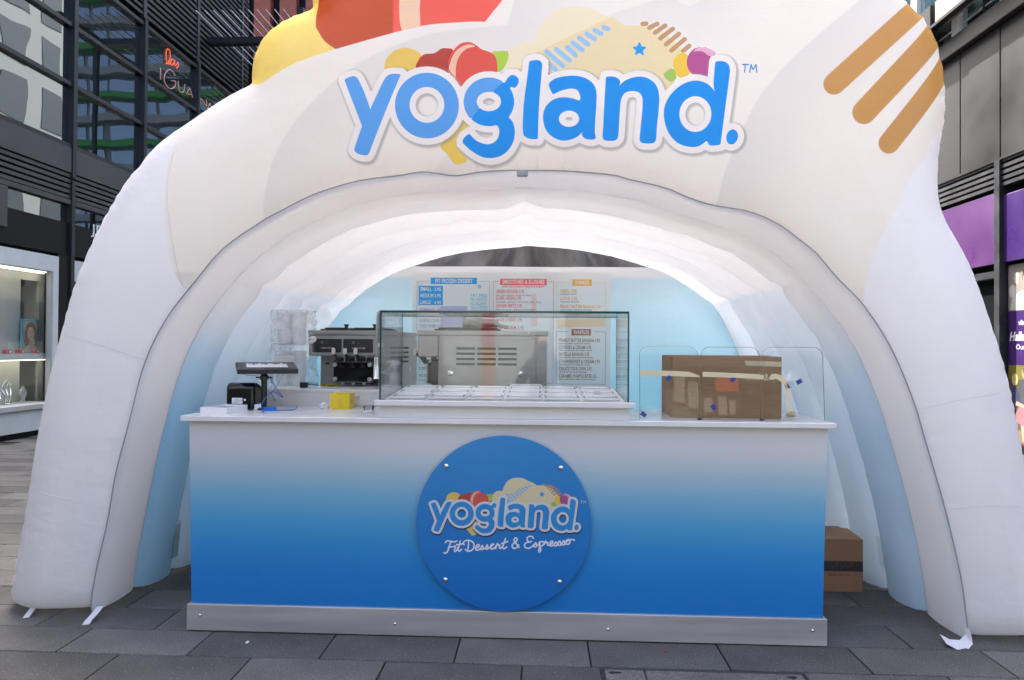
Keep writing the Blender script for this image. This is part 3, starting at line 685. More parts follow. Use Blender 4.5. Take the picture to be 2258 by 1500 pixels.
# grey tarpaulin behind the gap over the back wall
def mat_tarp():
    m, t, out = nodes('grey_tarpaulin')
    f = noise(t, 7, 5, .7, sc=(1, 1, .25)); c = mixc(t, mrange(t, f, .35, .65), (.10, .098, .10), (.19, .185, .19))
    fabric_out(t, out, c, .22, .5, .06); return m
M['tarp'] = mat_tarp()
nxt, nzt = 160, 16; V = []
for j in range(nzt+1):
    for i in range(nxt+1):
        x = -1.35+2.9*i/nxt; z = 1.95+.42*j/nzt; xs = x+(.55 if x < .1 else -.5)*(z-2.05)*-1.0
        f = abs(math.sin(xs*5.2+1.2*math.sin(xs*2.3)))**5*.15+.012*math.sin(xs*19+3*math.sin(xs*3))+.02*math.sin(xs*9)
        V.append((x, 2.355+f*(1+.6*math.sin(xs*1.7)), z))
tarp = np_mesh('tarpaulin', V, [(j*(nxt+1)+i, j*(nxt+1)+i+1, (j+1)*(nxt+1)+i+1, (j+1)*(nxt+1)+i) for j in range(nzt) for i in range(nxt)], M['tarp'])
tag(tarp, 'wrinkled dark grey tarpaulin closing the gap above the blue back wall', 'tarpaulin')

INK = {'pale': (.105,.36,.80), 'deep': (.012,.285,.80)}
def place_print(parent, mapf, lay0, dl, inks, outline_col, shadow_col, tm_col, shadow_shift):
    """mapf(V2, off) -> 3-D vertices; off is metres in front of the surface."""
    for nm, V, Fq, col, lay in FRM: np_mesh(nm, mapf(V, lay0+dl*(1+lay)), Fq, inks('_'.join('%03d' % round(c*255) for c in col), col), parent, False)
    V, Fq = SHAD; np_mesh('letter_shadow', mapf(V+np.array(shadow_shift), lay0+dl*5), Fq, inks('shadow', shadow_col), parent, False)
    V, Fq = OUTL; np_mesh('letter_outline', mapf(V, lay0+dl*6), Fq, inks('outline', outline_col), parent, False)
    for nm, V, Fq, k in LETMESH: np_mesh(nm, mapf(V, lay0+dl*7), Fq, inks(k, INK[k]), parent, False)
    V, Fq = TMM; np_mesh('trade_mark', mapf(V, lay0+dl*7), Fq, inks('tm', tm_col), parent, False)
for nm, col, own in PIECES:
    if (own > 0).sum() < 3: continue
    Vp, Fp, _w = iso(Q, own, nx, ny)
    c = INK[col] if isinstance(col, str) else col
    o = np_mesh(nm, np.stack([Vp[:, 0], face_y(Vp), Vp[:, 1]], 1), Fp, ink(col if isinstance(col, str) else '_'.join('%03d' % round(q*255) for q in col), c), front)
    if nm.startswith('letter') or nm == 'full_stop': o.data.attributes.new('drop', 'FLOAT', 'POINT').data.foreach_set('value', np.full(len(Vp), -30, np.float32))
    else: drop_attr(o, *_w)
SHV[:] = SHV; V, Fq = TMM; P = np.array([at(u, v, Y=YF-.01) for u, v in V]); np_mesh('trade_mark', np.stack([P[:, 0], face_y(P[:, [0, 2]])-.0012, P[:, 2]], 1), Fq, fabric('ink_tm', (.05, .33, .72), .4, .1), front)
# ------------------------------------------------------------------ counter
ZC = 1.0575
counter = thing('service_counter', 'white topped service counter with a blue fading front and round badge', 'counter')
def mat_panel():
    m, t, out = nodes('printed_panel'); p = N(t, 'BsdfPrincipled'); p.inputs['Roughness'].default_value = .3; p.inputs['Specular IOR Level'].default_value = .5; p.inputs['Coat Weight'].default_value = .25; p.inputs['Coat Roughness'].default_value = .12
    g = N(t, 'NewGeometry'); sp = N(t, 'SeparateXYZ'); t.links.new(g.outputs['Position'], sp.inputs[0])
    cr_ = N(t, 'ValToRGB'); e = cr_.color_ramp.elements
    stops = [(.13, (.006,.185,.53)), (.30, (.007,.20,.54)), (.42, (.014,.24,.56)), (.56, (.06,.315,.565)), (.68, (.16,.395,.56)), (.79, (.33,.47,.545)), (.90, (.53,.56,.575)), (1.03, (.59,.59,.59))]
    e[0].position, e[0].color = stops[0][0], rgb(stops[0][1]); e[1].position, e[1].color = stops[-1][0], rgb(stops[-1][1])
    for s_, c in stops[1:-1]: q = e.new(s_); q.color = rgb(c)
    t.links.new(sp.outputs[2], cr_.inputs[0]); t.links.new(cr_.outputs[0], p.inputs['Base Color'])
    t.links.new(bump(t, noise(t, 1.6, 2), .04, .02), p.inputs['Normal']); t.links.new(p.outputs[0], out.inputs[0]); return m
M['panel'] = mat_panel()
tb = 1.55*(1-.0137); pv = [(-tb, 0, .133), (tb, 0, .133), (1.55, 0, 1.031), (-1.55, 0, 1.031), (-tb, .54, .133), (tb, .54, .133), (1.55, .54, 1.031), (-1.55, .54, 1.031)]
B().add(pv, [(0, 1, 2, 3), (5, 4, 7, 6), (4, 0, 3, 7), (1, 5, 6, 2)]).build('front_panel', M['panel'], counter)
bx('countertop', M['white_lam'], counter, -1.58, 1.58, -.032, .57, 1.0315, ZC, .0025)
kick = bx('kick_plate', M['kick'], counter, -tb-.015, tb+.015, -.017, .55, .006, .1325, .0015)
for u, v in ((441,1357), (871,1376), (1341,1388), (1792,1391)):
    q = at(u, v, Y=-.017); b = B(); b.lathe([(.0075, 0), (.0075, .002), (.005, .0045), (.0005, .0052)], 14, Matrix.Translation((q[0], -.017, q[2])) @ Matrix.Rotation(math.pi/2, 4, 'X')); b.build('screw', M['chrome'], kick, True)
# badge on stand-offs
bc = at(1110, 1155, Y=-.022); rb = .4215
M['badge'] = None
def mat_badge():
    m, t, out = nodes('badge_blue'); p = N(t, 'BsdfPrincipled'); p.inputs['Roughness'].default_value = .3
    g = N(t, 'NewGeometry'); sp = N(t, 'SeparateXYZ'); t.links.new(g.outputs['Position'], sp.inputs[0])
    c = mixc(t, mrange(t, sp.outputs[2], .15, .95), (.006,.14,.46), (.008,.21,.50)); t.links.new(c, p.inputs['Base Color'])
    t.links.new(bump(t, noise(t, 1.2, 2), .03, .02), p.inputs['Normal']); t.links.new(p.outputs[0], out.inputs[0]); return m
M['badge'] = mat_badge()
RX = Matrix.Rotation(math.pi/2, 4, 'X')
badge = B().lathe([(rb-.001, 0), (rb, .001), (rb, .005), (rb-.001, .006), (.001, .006)], 96, Matrix.Translation((bc[0], -.016, bc[2])) @ RX).build('round_badge', M['badge'], counter, True, 30)
for u, v in ((984,1028), (1237,1032), (982,1279), (1234,1284)):
    q = at(u, v, Y=-.03); B().lathe([(.009, 0), (.0105, .022), (.0105, .026), (.006, .029), (.0005, .0295)], 16, Matrix.Translation((q[0], -.002, q[2])) @ RX).build('stand_off', M['chrome'], badge, True, 35)
def flat(name, col, rough=.4):
    k = 'flat_'+name; return bpy.data.materials.get(k) or pbr(k, col, rough, var=0)
# the badge repeats the logo at 0.374 of its size, set by two points of the photograph
A0, A1 = np.array((745, 175.)), np.array((1643, 297.)); b0, b1 = np.array((945, 1111.)), np.array((1281.5, 1162.))
da, db = A1-A0, b1-b0; kk = complex(*db)/complex(*da)
def on_badge(V, off):
    z = (V[:, 0]-A0[0])+1j*(V[:, 1]-A0[1]); z = z*kk; uv = np.stack([b0[0]+z.real, b0[1]+z.imag], 1)
    P = np.array([at(u, v, Y=-.024) for u, v in uv]); return np.stack([P[:, 0], np.full(len(P), -.022-off), P[:, 2]], 1)
badge_ink = lambda n, c: flat('badge_'+n, tuple(x*.78 for x in c))
INK_KEEP = dict(INK); INK.update(pale=(.016,.29,.67), deep=(.016,.29,.67))
place_print(badge, on_badge, .0004, .0003, badge_ink, (.74,.73,.74), (.012,.02,.07), (.5,.6,.75), (1.5, 7))
INK.update(INK_KEEP)
# Fit Dessert & Espresso, in brush strokes (photograph-traced)
SC = [ # F i t
 [(352,995),(362,1001),(378,993),(392,960),(402,925),(412,905)], [(365,918),(375,905),(400,905),(430,912),(455,905)], [(388,955),(405,950),(425,950),(440,943)],
 [(445,950),(436,975),(440,988),(455,975),(463,955)], [(452,932),(453,930)], [(482,905),(470,950),(465,975),(475,985),(492,970)], [(455,935),(480,932),(500,925)],
 # D
 [(548,908),(545,945),(540,975),(530,980),(522,970)], [(512,935),(508,915),(525,902),(555,900),(582,915),(590,940),(580,970),(555,985),(530,980)],
 # e s s e r t
 [(600,960),(620,955),(632,940),(622,932),(608,945),(602,965),(612,978),(632,970),(646,955)], [(640,968),(655,940),(660,950),(662,965),(652,973),(641,967)], [(662,968),(682,958),(694,934),(698,948),(700,962),(690,970),(678,964)], [(700,965),(722,952),(735,938),(745,930),(735,928),(722,942),(722,960),(735,968),(752,958),(762,945)],
 [(760,965),(768,938),(775,925),(782,938),(792,935),(790,955),(798,962),(812,950)], [(838,885),(822,930),(816,955),(828,965),(848,952)], [(808,925),(830,918),(856,908)],
 # &
 [(945,955),(915,915),(905,895),(915,880),(930,888),(925,905),(900,925),(890,945),(902,962),(925,958),(942,935)],
 # E
 [(1058,885),(1048,870),(1025,868),(1008,882),(1012,902),(1030,912),(1042,908)], [(1030,912),(1002,918),(988,935),(995,955),(1020,962),(1045,950),(1062,932)],
 # s p r e s s o
 [(1058,945),(1076,918),(1080,930),(1082,944),(1072,952),(1060,946)], [(1082,945),(1098,932),(1108,912),(1106,950),(1100,980),(1106,992),(1116,975),(1110,945)], [(1106,925),(1122,908),(1138,915),(1136,935),(1120,944),(1110,938)], [(1138,935),(1150,920),(1154,905),(1162,918),(1172,915),(1170,935),(1180,940)],
 [(1178,938),(1200,928),(1212,912),(1202,905),(1190,918),(1188,938),(1200,945),(1218,935)], [(1216,938),(1236,912),(1242,925),(1242,938),(1232,944),(1220,938)], [(1242,940),(1264,906),(1272,920),(1274,934),(1264,940),(1250,934)], [(1276,936),(1296,902),(1302,916),(1304,930),(1294,936),(1282,930)],
 [(1306,932),(1322,908),(1338,900),(1330,892),(1316,905),(1316,925),(1332,930),(1346,915),(1344,898),(1360,892),(1382,898)]]
SCP = [np.array([(880+x/3.5717, 940+y/3.5717) for x, y in cr(l, 5, closed=False)]) for l in SC]
SM_ = shape_mesh(lambda q: np.max([sdf_lines(q, l) for l in SCP], 0)+1.55, (976, 1270, 1180, 1222), .8)
P = np.array([at(u, v, Y=-.023) for u, v in SM_[0]]); np_mesh('script_lettering', np.stack([P[:, 0], np.full(len(P), -.0226), P[:, 2]], 1), SM_[1], flat('script', (.68,.70,.74)), badge, False)

# white upstand shelf behind the counter, and the back counter with the machines
bx0_ = thing('upstand_shelf', 'long white upstand shelf along the back edge of the counter', 'shelf', (0, .575, 0))
bx('front_board', M['white_lam'], bx0_, -1.44, .64, 0, .018, .95, 1.135, .001); bx('shelf_top', M['white_lam'], bx0_, -1.44, .64, -.004, .27, 1.1352, 1.155, .002); bx('side_board', M['white_lam'], bx0_, -1.44, -1.422, .019, .268, .0, 1.135)
bx('side_board', M['white_lam'], bx0_, .622, .64, .019, .268, .0, 1.135)
bc_ = thing('back_counter', 'low white back counter standing in the tent behind the machines', 'counter', (0, 1.05, 0))
bx('countertop', M['white_lam'], bc_, -1.6, 1.35, -.14, .9, .725, .75, .002); bx('carcass', M['white_lam'], bc_, -1.58, 1.33, -.1, .88, .0, .7248)

# ------------------------------------------------------------------ toppings unit with the glass case
tu = thing('toppings_unit', 'raised white toppings unit with a glass case and rows of white lids', 'food display', (0, 0, ZC))
XL, XR = -.596, .613
bx('base', M['white_lam'], tu, XL, XR, -.012, .56, 0, .0605, .002); bx('lip', M['white_lam'], tu, XL-.022, XR+.022, -.04, .58, .061, .0865, .002)
gl, gr, gf, gb, gz0, gz1, th = at(838, 789, Y=-.006)[0], at(1386.5, 789, Y=-.006)[0], -.010, .50, .087, 1.572-ZC, .008
def pane(name, x0, x1, y0, y1, z0, z1):
    o = bx(name, M['clear_glass'], tu, x0, x1, y0, y1, z0, z1); return o
fg = pane('glass_front', gl+.001, gr-.001, gf, gf+th, gz0, gz1-.001); sl_ = pane('glass_side', gl, gl+th, gf+th+.001, gb, gz0, gz1-.001); sr_ = pane('glass_side', gr-th, gr, gf+th+.001, gb, gz0, gz1-.001)
tg = pane('glass_top', gl, gr, gf, gb, gz1, gz1+th)
for nm, a in (('edge', (gl-.001, gr+.001, gf-.0015, gf+.0045, gz1-.002, gz1+th+.001)), ('edge', (gl-.001, gr+.001, gb-.004, gb+.001, gz1-.001, gz1+th))): bx('polished_edge', M['green_edge'], tg, *a)
for s_ in ((gl-.0012, gl+.0052), (gr-.0052, gr+.0012)): bx('polished_edge', M['green_edge'], fg, s_[0], s_[1], gf-.002, gf+th, gz0, gz1-.003)
bx('polished_edge', M['green_edge'], sl_, gl+.002, gl+.006, gb-.003, gb+.0005, gz0, gz1-.003); bx('polished_edge', M['green_edge'], sr_, gr-.006, gr-.002, gb-.003, gb+.0005, gz0, gz1-.003)
# the tilted well with six columns of lids
def wellz(y): return .090+.034*(y/.54)
T = Matrix.Translation((0, 0, .0875)) @ Matrix.Rotation(math.atan2(.034, .54), 4, 'X')
M['lid_plastic'] = pbr('lid_plastic', (.86, .86, .86), .35, var=.02); M['well'] = pbr('well_white', (.80, .80, .80), .4, 0, var=.05)
bx('well_top', M['well'], tu, XL+.02, XR-.02, .01, .55, -.012, .0, .0, M=T)
cw = (XR-XL-.07)/6
for c in range(6):
    x0 = XL+.035+c*cw
    for r in range(3):
        y0 = .022+r*.175; b = B()
        b.box(x0+.006, x0+cw-.006, y0, y0+.168, .0015, .008, .003, M=T); b.box(x0+.026, x0+cw-.026, y0+.060, y0+.108, .0085, .014, .003, M=T)
        lid = b.build('lid', M['lid_plastic'], tu)
        bx('lid_clip', M['steel'], lid, x0+.010, x0+.022, y0+.05, y0+.12, .0082, .0105, .001, M=T); bx('lid_clip', M['steel'], lid, x0+cw-.022, x0+cw-.010, y0+.05, y0+.12, .0082, .0105, .001, M=T)
# loose rounded lid frame standing up at the rear
q = at(1160, 866, Y=.50); fr_ = thing('lid_frame', 'white rounded lid frame propped upright on the lids in the glass case', 'lid', (q[0], .50, q[2]-.018))
wd, hh, rr = .098, .058, .03; loop = []
for cx_, cz_, a0 in ((wd-rr, hh-rr, 0), (-wd+rr, hh-rr, 90), (-wd+rr, .012+rr, 180), (wd-rr, .012+rr, 270)):
    loop += [(cx_+rr*math.cos(math.radians(a0+k*15)), .03*(cz_+rr*math.sin(math.radians(a0+k*15)))/hh, cz_+rr*math.sin(math.radians(a0+k*15))) for k in range(7)]
B().tube(loop, .0065, 8, closed=True).build('rim', M['white_plastic'], fr_, True)
B().add([(-wd+.01, .012, .022), (wd-.01, .012, .022), (wd-.01, .03, hh-.006), (-wd+.01, .03, hh-.006)], [(0, 1, 2, 3)]).build('film', glass('lid_film', (.9, .92, .93), 1.4, 1.45, .05), fr_)

# ------------------------------------------------------------------ things on the counter, left
def poly_box(name, mat, parent, corners, z0, z1, bev=None):
    n = len(corners); vs = [(x, y, z0) for x, y in corners]+[(x, y, z1) for x, y in corners]
    return B().add(vs, [tuple(range(n))[::-1], tuple(range(n, 2*n))]+[(i, (i+1) % n, n+(i+1) % n, n+i) for i in range(n)]).build(name, mat, parent)
# shallow tray (open box half)
a_ = at(441, 912, Z=ZC); b_ = at(500, 913.5, Z=ZC); fx = Vector((b_[0]-a_[0], b_[1]-a_[1], 0)); wlen = fx.length
tray = thing('carton_tray', 'shallow open white carton tray at the left end of the counter', 'box', (a_[0], a_[1], ZC), math.atan2(fx.y, fx.x)-.0)
b = B(); b.box(0, wlen, 0, .19, .0, .004); b.box(0, wlen, 0, .0035, .004, .032); b.box(0, wlen, .1865, .19, .004, .032); b.box(0, .0035, .0035, .1865, .004, .032); b.box(wlen-.0035, wlen, .0035, .1865, .004, .032)
b.build('tray_walls', M['white_plastic'], tray)
M['insert'] = pbr('insert_card', (.60, .59, .66), .7, var=.04)
ins = bx('insert', M['insert'], tray, .006, wlen-.006, .006, .184, .0045, .022, .001)
bx('recess', pbr('recess_card', (.40, .39, .47), .7, var=.03), tray, .03, wlen-.03, .05, .17, .0222, .0235)
lidb = thing('carton_half', 'low white carton lid lying behind the open tray', 'box', (*at(505, 906, Z=ZC)[:2], ZC), math.radians(24))
b = B(); b.box(-.02, .16, 0, .1, .0, .03, .002); b.build('lid_shell', M['white_plastic'], lidb); bx('lid_slit', M['dark_grey'], lidb, -.0005, .04, -.0012, .0, .009, .013)
# receipt printer
q = at(487, 893, Z=ZC); pr = thing('receipt_printer', 'black receipt printer with a rounded back and white rating label', 'printer', (-1.50, .28, ZC), 0)
pf = [(0, 0), (.17, 0), (.17, .10), (.15, .125), (.02, .128), (.006, .118), (0, .10)]
side = [(0.0, 0.0), (.17, 0.0), (.17, .105), (.06, .146), (.025, .146), (.002, .125)]     # (depth, height)
body = B(); wpr = .15
vs = [(0, y, z) for y, z in side]+[(wpr, y, z) for y, z in side]; n = len(side)
bm_ = B().add(vs, [tuple(range(n)), tuple(range(n, 2*n))[::-1]]+[(i, n+i, n+(i+1) % n, (i+1) % n) for i in range(n)]); bo = bm_.build('printer_body', M['black_gloss'], pr)
mo = bo.modifiers.new('bevel', 'BEVEL'); mo.width = .012; mo.segments = 3; bo.data.shade_smooth(); bo.data.set_sharp_from_angle(angle=math.radians(40))
bx('side_cover', M['dark_grey'], pr, wpr-.004, wpr+.003, .03, .16, .004, .10, .002)
lb = bx('rating_label', M['white_plastic'], pr, .035, .092, -.0012, -.0004, .035, .066)
for k in range(4): bx('print_line', M['dark_ink'], lb, .04+.01*(k % 2), .07+.012*(k % 3), -.0017, -.0013, .041+k*.006, .0425+k*.006)
B().cyl((.105, -.003, .056), (.105, .001, .056), .0055, n=14).build('screw_cap', M['white_plastic'], pr)
# tablet stand
q = at(582, 903, Z=ZC); ts = thing('tablet_stand', 'black tablet enclosure lying flat on a slim black pole stand', 'tablet stand', (q[0], q[1], ZC))
zt_ = 1.408-.0-ZC-.015*0-.052
B().lathe([(.045, 0), (.045, .006), (.038, .012), (.016, .014)], 28).build('base', M['black_plastic'], ts, True, 30)
B().lathe([(.0155, .012), (.0155, .172), (.0155, .1725)], 20).build('pole', M['black_plastic'], ts, True, 30)
B().lathe([(.02, .160), (.024, .165), (.024, .180), (.016, .188), (.03, .196), (.03, .200)], 20).build('collar', M['black_plastic'], ts, True, 30)
wg = B(); wg.box(-.045, -.02, -.008, .008, .170, .178, .002); wg.box(.02, .045, -.008, .008, .170, .178, .002); wg.build('wing_knob', M['black_plastic'], ts)
TM_ = Matrix.Translation((.0, .03, .212)) @ Matrix.Rotation(math.radians(27), 4, 'Z') @ Matrix.Rotation(math.radians(9), 4, 'X')
enc = bx('enclosure', M['black_plastic'], ts, -.155, .155, -.11, .11, 0, .026, .005, M=TM_, seg=2)
fr2 = B()
bx('opening', M['dark_grey'], enc, -.115, .115, -.075, .085, .0262, .0268, M=TM_)
# torn white film left in the opening
vv = []; nseg = 26
for i in range(nseg+1):
    x = -.105+.21*i/nseg
    vv += [(x, -.065, .0285), (x, .02+.02*math.sin(i*.9)+.012*math.sin(i*2.3), .0285+.004*abs(math.sin(i*1.3)))]
B().add(vv, [(2*i, 2*i+2, 2*i+3, 2*i+1) for i in range(nseg)], M=TM_).build('torn_film', M['paper'], enc)
pt = B(); [pt.cyl((-.156, y, .013), (-.1545, y, .013), .003, n=10, M=TM_) for y in (-.06, -.045)]; pt.build('port', M['chrome'], enc)
# blue network cable with a coil
cab = []
def PZ(u, v, y=None, z=None): return at(u, v, Y=y) if y is not None else at(u, v, Z=z)
yc = q[1]
pts = [PZ(593,835,y=yc+.03), PZ(606,850,y=yc+.02), PZ(612,862,y=yc+.03), PZ(624,876,y=yc+.05), PZ(618,874,y=yc+.04), PZ(604,864,y=yc), PZ(590,872,y=yc-.03), PZ(579,888,y=yc-.05), PZ(577,900,y=yc-.06), at(581,909,Z=ZC+.012)]
pts2 = [PZ(598,868,y=yc+.01), PZ(605,880,y=yc+.05), at(610,886,Z=ZC+.0042), at(630,886,Z=ZC+.0042), at(648,888,Z=ZC+.0042), at(654,896,Z=ZC+.0042), at(648,903,Z=ZC+.0042), at(630,904.5,Z=ZC+.0042), at(611,905,Z=ZC+.0042)]
def cr3(P, s_=6):
    P = np.array(P, float); out = []
    for i in range(len(P)-1):
        p0, p1, p2, p3 = P[max(i-1, 0)], P[i], P[i+1], P[min(i+2, len(P)-1)]
        for k in range(s_):
            t = k/s_; out.append(.5*(2*p1+(p2-p0)*t+(2*p0-5*p1+4*p2-p3)*t*t+(3*p1-p0-3*p2+p3)*t**3))
    return out+[P[-1]]
cable = thing('network_cable', 'bright blue network cable coiled at the foot of the tablet stand', 'cable', (0, 0, 0))
M['cable_blue'] = pbr('cable_blue', (.02, .15, .50), .4, var=.05)
b = B(); b.tube(cr3(pts), .0024, 7); b.tube(cr3(pts2), .0024, 7); b.build('lead', M['cable_blue'], cable, True)
ca = at(595, 906, Z=ZC); b = B()
for k in range(7):
    rx, ry = .034+.0015*math.sin(k*2.1), .018+.0015*math.cos(k*1.7); z = ZC+.0032+.0043*(k % 4)
    b.tube([(ca[0]+rx*math.cos(a)**1, ca[1]+ry*math.sin(a)+.002*(k//4), z) for a in np.linspace(0, 2*math.pi, 28, endpoint=False)], .0027, 6, closed=True)
b.build('coil', M['blue_plastic'], cable, True)
wl = B(); wl.tube(cr3([PZ(626,823,y=yc+.06), PZ(612,848,y=yc+.05), PZ(598,868,y=yc+.01)]), .0012, 6); wl.tube(cr3([PZ(536,826,y=yc-.02), PZ(556,828.5,y=yc-.02), PZ(574,826,y=yc-.02)]), .0012, 6)
wl.build('thin_lead', M['dark_grey'], cable, True)
# yellow card box
q0 = at(728, 902.5, Z=ZC); q1 = at(767, 904, Z=ZC); wd = q1[0]-q0[0]
yb_ = thing('yellow_box', 'small bright yellow card box beside crumpled white paper', 'box', (q0[0], q0[1], ZC), math.radians(3))
bx('carton', M['yellow_card'], yb_, 0, wd, 0, .125, 0, .083, .0012); bx('lid_flap', M['yellow_card'], yb_, -.0006, wd+.0006, -.0006, .1256, .0832, .0845)
pg = B(); cz = .04
for a in range(8):
    t = a*math.pi/4; pg.box(wd/2-.002+.008*math.cos(t), wd/2+.002+.008*math.cos(t), -.0012, -.0003, cz-.002+.012*math.sin(t), cz+.002+.012*math.sin(t))
pg.box(wd/2-.0015, wd/2+.0015, -.0012, -.0003, cz-.03, cz-.014); pg.build('printed_mark', pbr('ochre_ink', (.55, .33, .12), .6, var=0), yb_)
bx('side_mark', M['dark_grey'], yb_, wd+.0004, wd+.0012, .05, .062, .032, .052)
# crumpled paper and napkins
def crumple(name, label, loc, sx, sy, sz, seed, mat=None):
    bm = bmesh.new(); bmesh.ops.create_icosphere(bm, subdivisions=3, radius=1); r = np.random.default_rng(seed); dirs = r.normal(size=(14, 3)); dirs /= np.linalg.norm(dirs, axis=1, keepdims=True); am = r.uniform(.1, .45, 14)
    for v in bm.verts:
        d = np.array(v.co); k = 1-max(0, max(am[i]*max(0, (d@dirs[i]-.75)/.25) for i in range(14)))+.07*math.sin(9*d[0]+seed)*math.sin(11*d[1])+.05*math.sin(17*d[2]+5*d[0])
        v.co = Vector((d[0]*k*sx, d[1]*k*sy, max(-.55, d[2]*k)*sz))
    zmin = min(v.co.z for v in bm.verts)
    for v in bm.verts: v.co.z -= zmin
    me = bpy.data.meshes.new(name); bm.to_mesh(me); bm.free(); o = link(name, me, mat or M['paper']); o.location = loc
    return tag(o, label, 'paper')
qq = at(712, 902, Z=ZC); crumple('crumpled_paper', 'crumpled grey white paper left of the yellow box', (qq[0], qq[1]+.02, ZC), .034, .03, .024, 3)
# paper cups
M['cup'] = pbr('cup_card', (.66, .64, .60), .6, var=.05); M['cup_clear'] = glass('cup_clear', (.9, .9, .89), 1.6, 1.45, .1)
def cup(label, u, v, r0, r1, h, mat, lid=True):
    p = at(u, v, Z=ZC); c = thing('paper_cup', label, 'cup', (p[0], p[1], ZC)); B().lathe([(r0, 0), (r1, h), (r1+.003, h+.001), (r1+.003, h+.004), (r1-.002, h+.004), (r0-.002, .004)], 26).build('cup_wall', mat, c, True, 35)
    if lid: B().lathe([(r1+.004, h+.0045), (r1+.004, h+.008), (r1-.004, h+.009), (r1-.005, h+.007)], 26).build('lid', M['white_plastic'], c, True, 35)
cup('pale paper cup with white lid behind the yellow box, against the glass case', 815, 895, .026, .034, .055, M['cup'])
cup('short pale cup with white lid just right of the yellow box', 787, 896, .028, .032, .058, M['cup'])
cup('low clear tub lying before the cups beside the glass case', 813, 906, .026, .03, .024, M['cup_clear'], False)
qq = at(812, 909, Z=ZC); crumple('paper_scrap', 'small flat cream paper scrap by the foot of the glass case', (qq[0], qq[1], ZC), .03, .018, .006, 9)
# spray bottle on the shelf, seen through the case
q = at(871, 860, Y=.72); sb = thing('spray_bottle', 'clear white trigger spray bottle behind the glass case', 'spray bottle', (q[0], .72, 1.1555))
M['hazy'] = pbr('hazy_plastic', (.62, .63, .62), .3, var=.03)
B().lathe([(.034, 0), (.036, .005), (.036, .06), (.030, .085), (.016, .105), (.013, .115), (.013, .12)], 24).build('bottle', M['hazy'], sb, True, 40)
B().lathe([(.017, .118), (.017, .134), (.012, .137)], 18).build('collar', M['white_plastic'], sb, True, 40)
B().prism([(-.045, .152), (-.036, .163), (-.01, .168), (.03, .160), (.034, .146), (.02, .140), (.010, .137), (-.012, .137), (-.02, .148)], -.011, .011).build('spray_head', M['white_plastic'], sb)
B().prism([(-.012, .147), (-.022, .144), (-.036, .126), (-.048, .112), (-.050, .106), (-.043, .108), (-.03, .122), (-.016, .133)], -.006, .006).build('trigger', M['white_plastic'], sb)
# spring tap by the left edge of the glass case
q = at(838, 862, Y=.66); cs = thing('spring_tap', 'chrome tap with a coiled spring neck beside the first machine', 'tap', (q[0], .66, 1.1555))
hel = [(.0215*math.cos(a), .0215*math.sin(a), .265+.175*a/(2*math.pi*13)) for a in np.linspace(0, 2*math.pi*13, 13*14)]
B().tube(hel, .0036, 6).build('spring', M['steel'], cs, True)
B().lathe([(.024, 0), (.024, .008), (.009, .012), (.009, .45), (.006, .452)], 16).build('pipe', M['steel'], cs, True, 35)
B().lathe([(.020, .245), (.022, .262), (.020, .268)], 18).build('spring_collar', M['white_plastic'], cs, True, 35)
B().lathe([(.021, .06), (.019, .068), (.013, .17), (.012, .185), (.006, .188)], 18, Matrix.Translation((-.018, -.022, 0))).build('spray_head', M['chrome'], cs, True, 35)
B().tube(cr3([(0, 0, .45), (-.012, -.016, .44), (-.018, -.022, .33), (-.018, -.022, .186)]), .006, 8).build('hose', M['steel'], cs, True)
# plastic-wrapped sleeves
q = at(640, 862, Y=.98); ws = thing('wrapped_stack', 'plastic wrapped white stack of takeaway cups left of the first machine', 'packaged stack', (q[0], 1.0, .7505))
def sheet_box(name, x0, x1, y0, y1, z0, z1, seed, mat, amp):
    bm = bmesh.new(); bmesh.ops.create_cube(bm, size=1); bmesh.ops.subdivide_edges(bm, edges=bm.edges[:], cuts=11, use_grid_fill=True); r = np.random.default_rng(seed); ph = r.uniform(0, 6.3, 8)
    for v in bm.verts:
        x, y, z = v.co; k = amp*(math.sin(17*z+6*x+ph[0])*math.sin(9*x+7*y+ph[1])+.6*math.sin(31*z+ph[2]+9*y)*math.sin(23*x+ph[3]))
        v.co = Vector((x0+(x+.5)*(x1-x0)+k*(1 if x > 0 else -.3), y0+(y+.5)*(y1-y0)-k*.8, z0+(z+.5)*(z1-z0)+k*.2))
    me = bpy.data.meshes.new(name); bm.to_mesh(me); bm.free(); me.shade_smooth(); return link(name, me, mat, ws)
M['wrap_in'] = fabric('sleeve_white', (.93, .92, .91), .2, .2); M['wrap'] = film('wrap_film', .22, 16)
M['sleeve'] = film('sleeve_film', .42, 9)
for z0_, z1_ in ((.0, .34), (.345, .62), (.66, .87)):
    for xk in (-.075, .02): B().lathe([(.044, z0_), (.046, z0_+.01), (.046, z1_-.012), (.050, z1_-.008), (.050, z1_)], 22, Matrix.Translation((xk, .07, 0))).build('cup_sleeve', M['sleeve'], ws, True, 40)
bx('paper_label', M['white_plastic'], ws, -.11, .02, -.003, -.001, .53, .59)
sheet_box('plastic_wrap', -.135, .115, -.02, .17, .0, .67, 4, M['wrap'], .009); sheet_box('plastic_wrap', -.13, .10, -.022, .17, .675, .885, 8, M['wrap'], .009)
b = B(); b.tube(cr3([(.12, .0, .70), (.145, -.01, .705), (.15, -.012, .69), (.12, -.005, .675)]), .012, 8); b.tube(cr3([(.10, .0, .36), (.13, -.015, .35), (.135, -.015, .31), (.115, -.01, .28)]), .013, 8); b.build('knotted_end', M['wrap_in'], ws, True)
pl = thing('power_plug', 'small black power plug block on the shelf beside the first machine', 'plug', (*at(670, 858, Y=.70)[:1], .70, 1.1555)); bx('plug_body', M['black_plastic'], pl, -.022, .022, -.015, .015, 0, .032, .004)
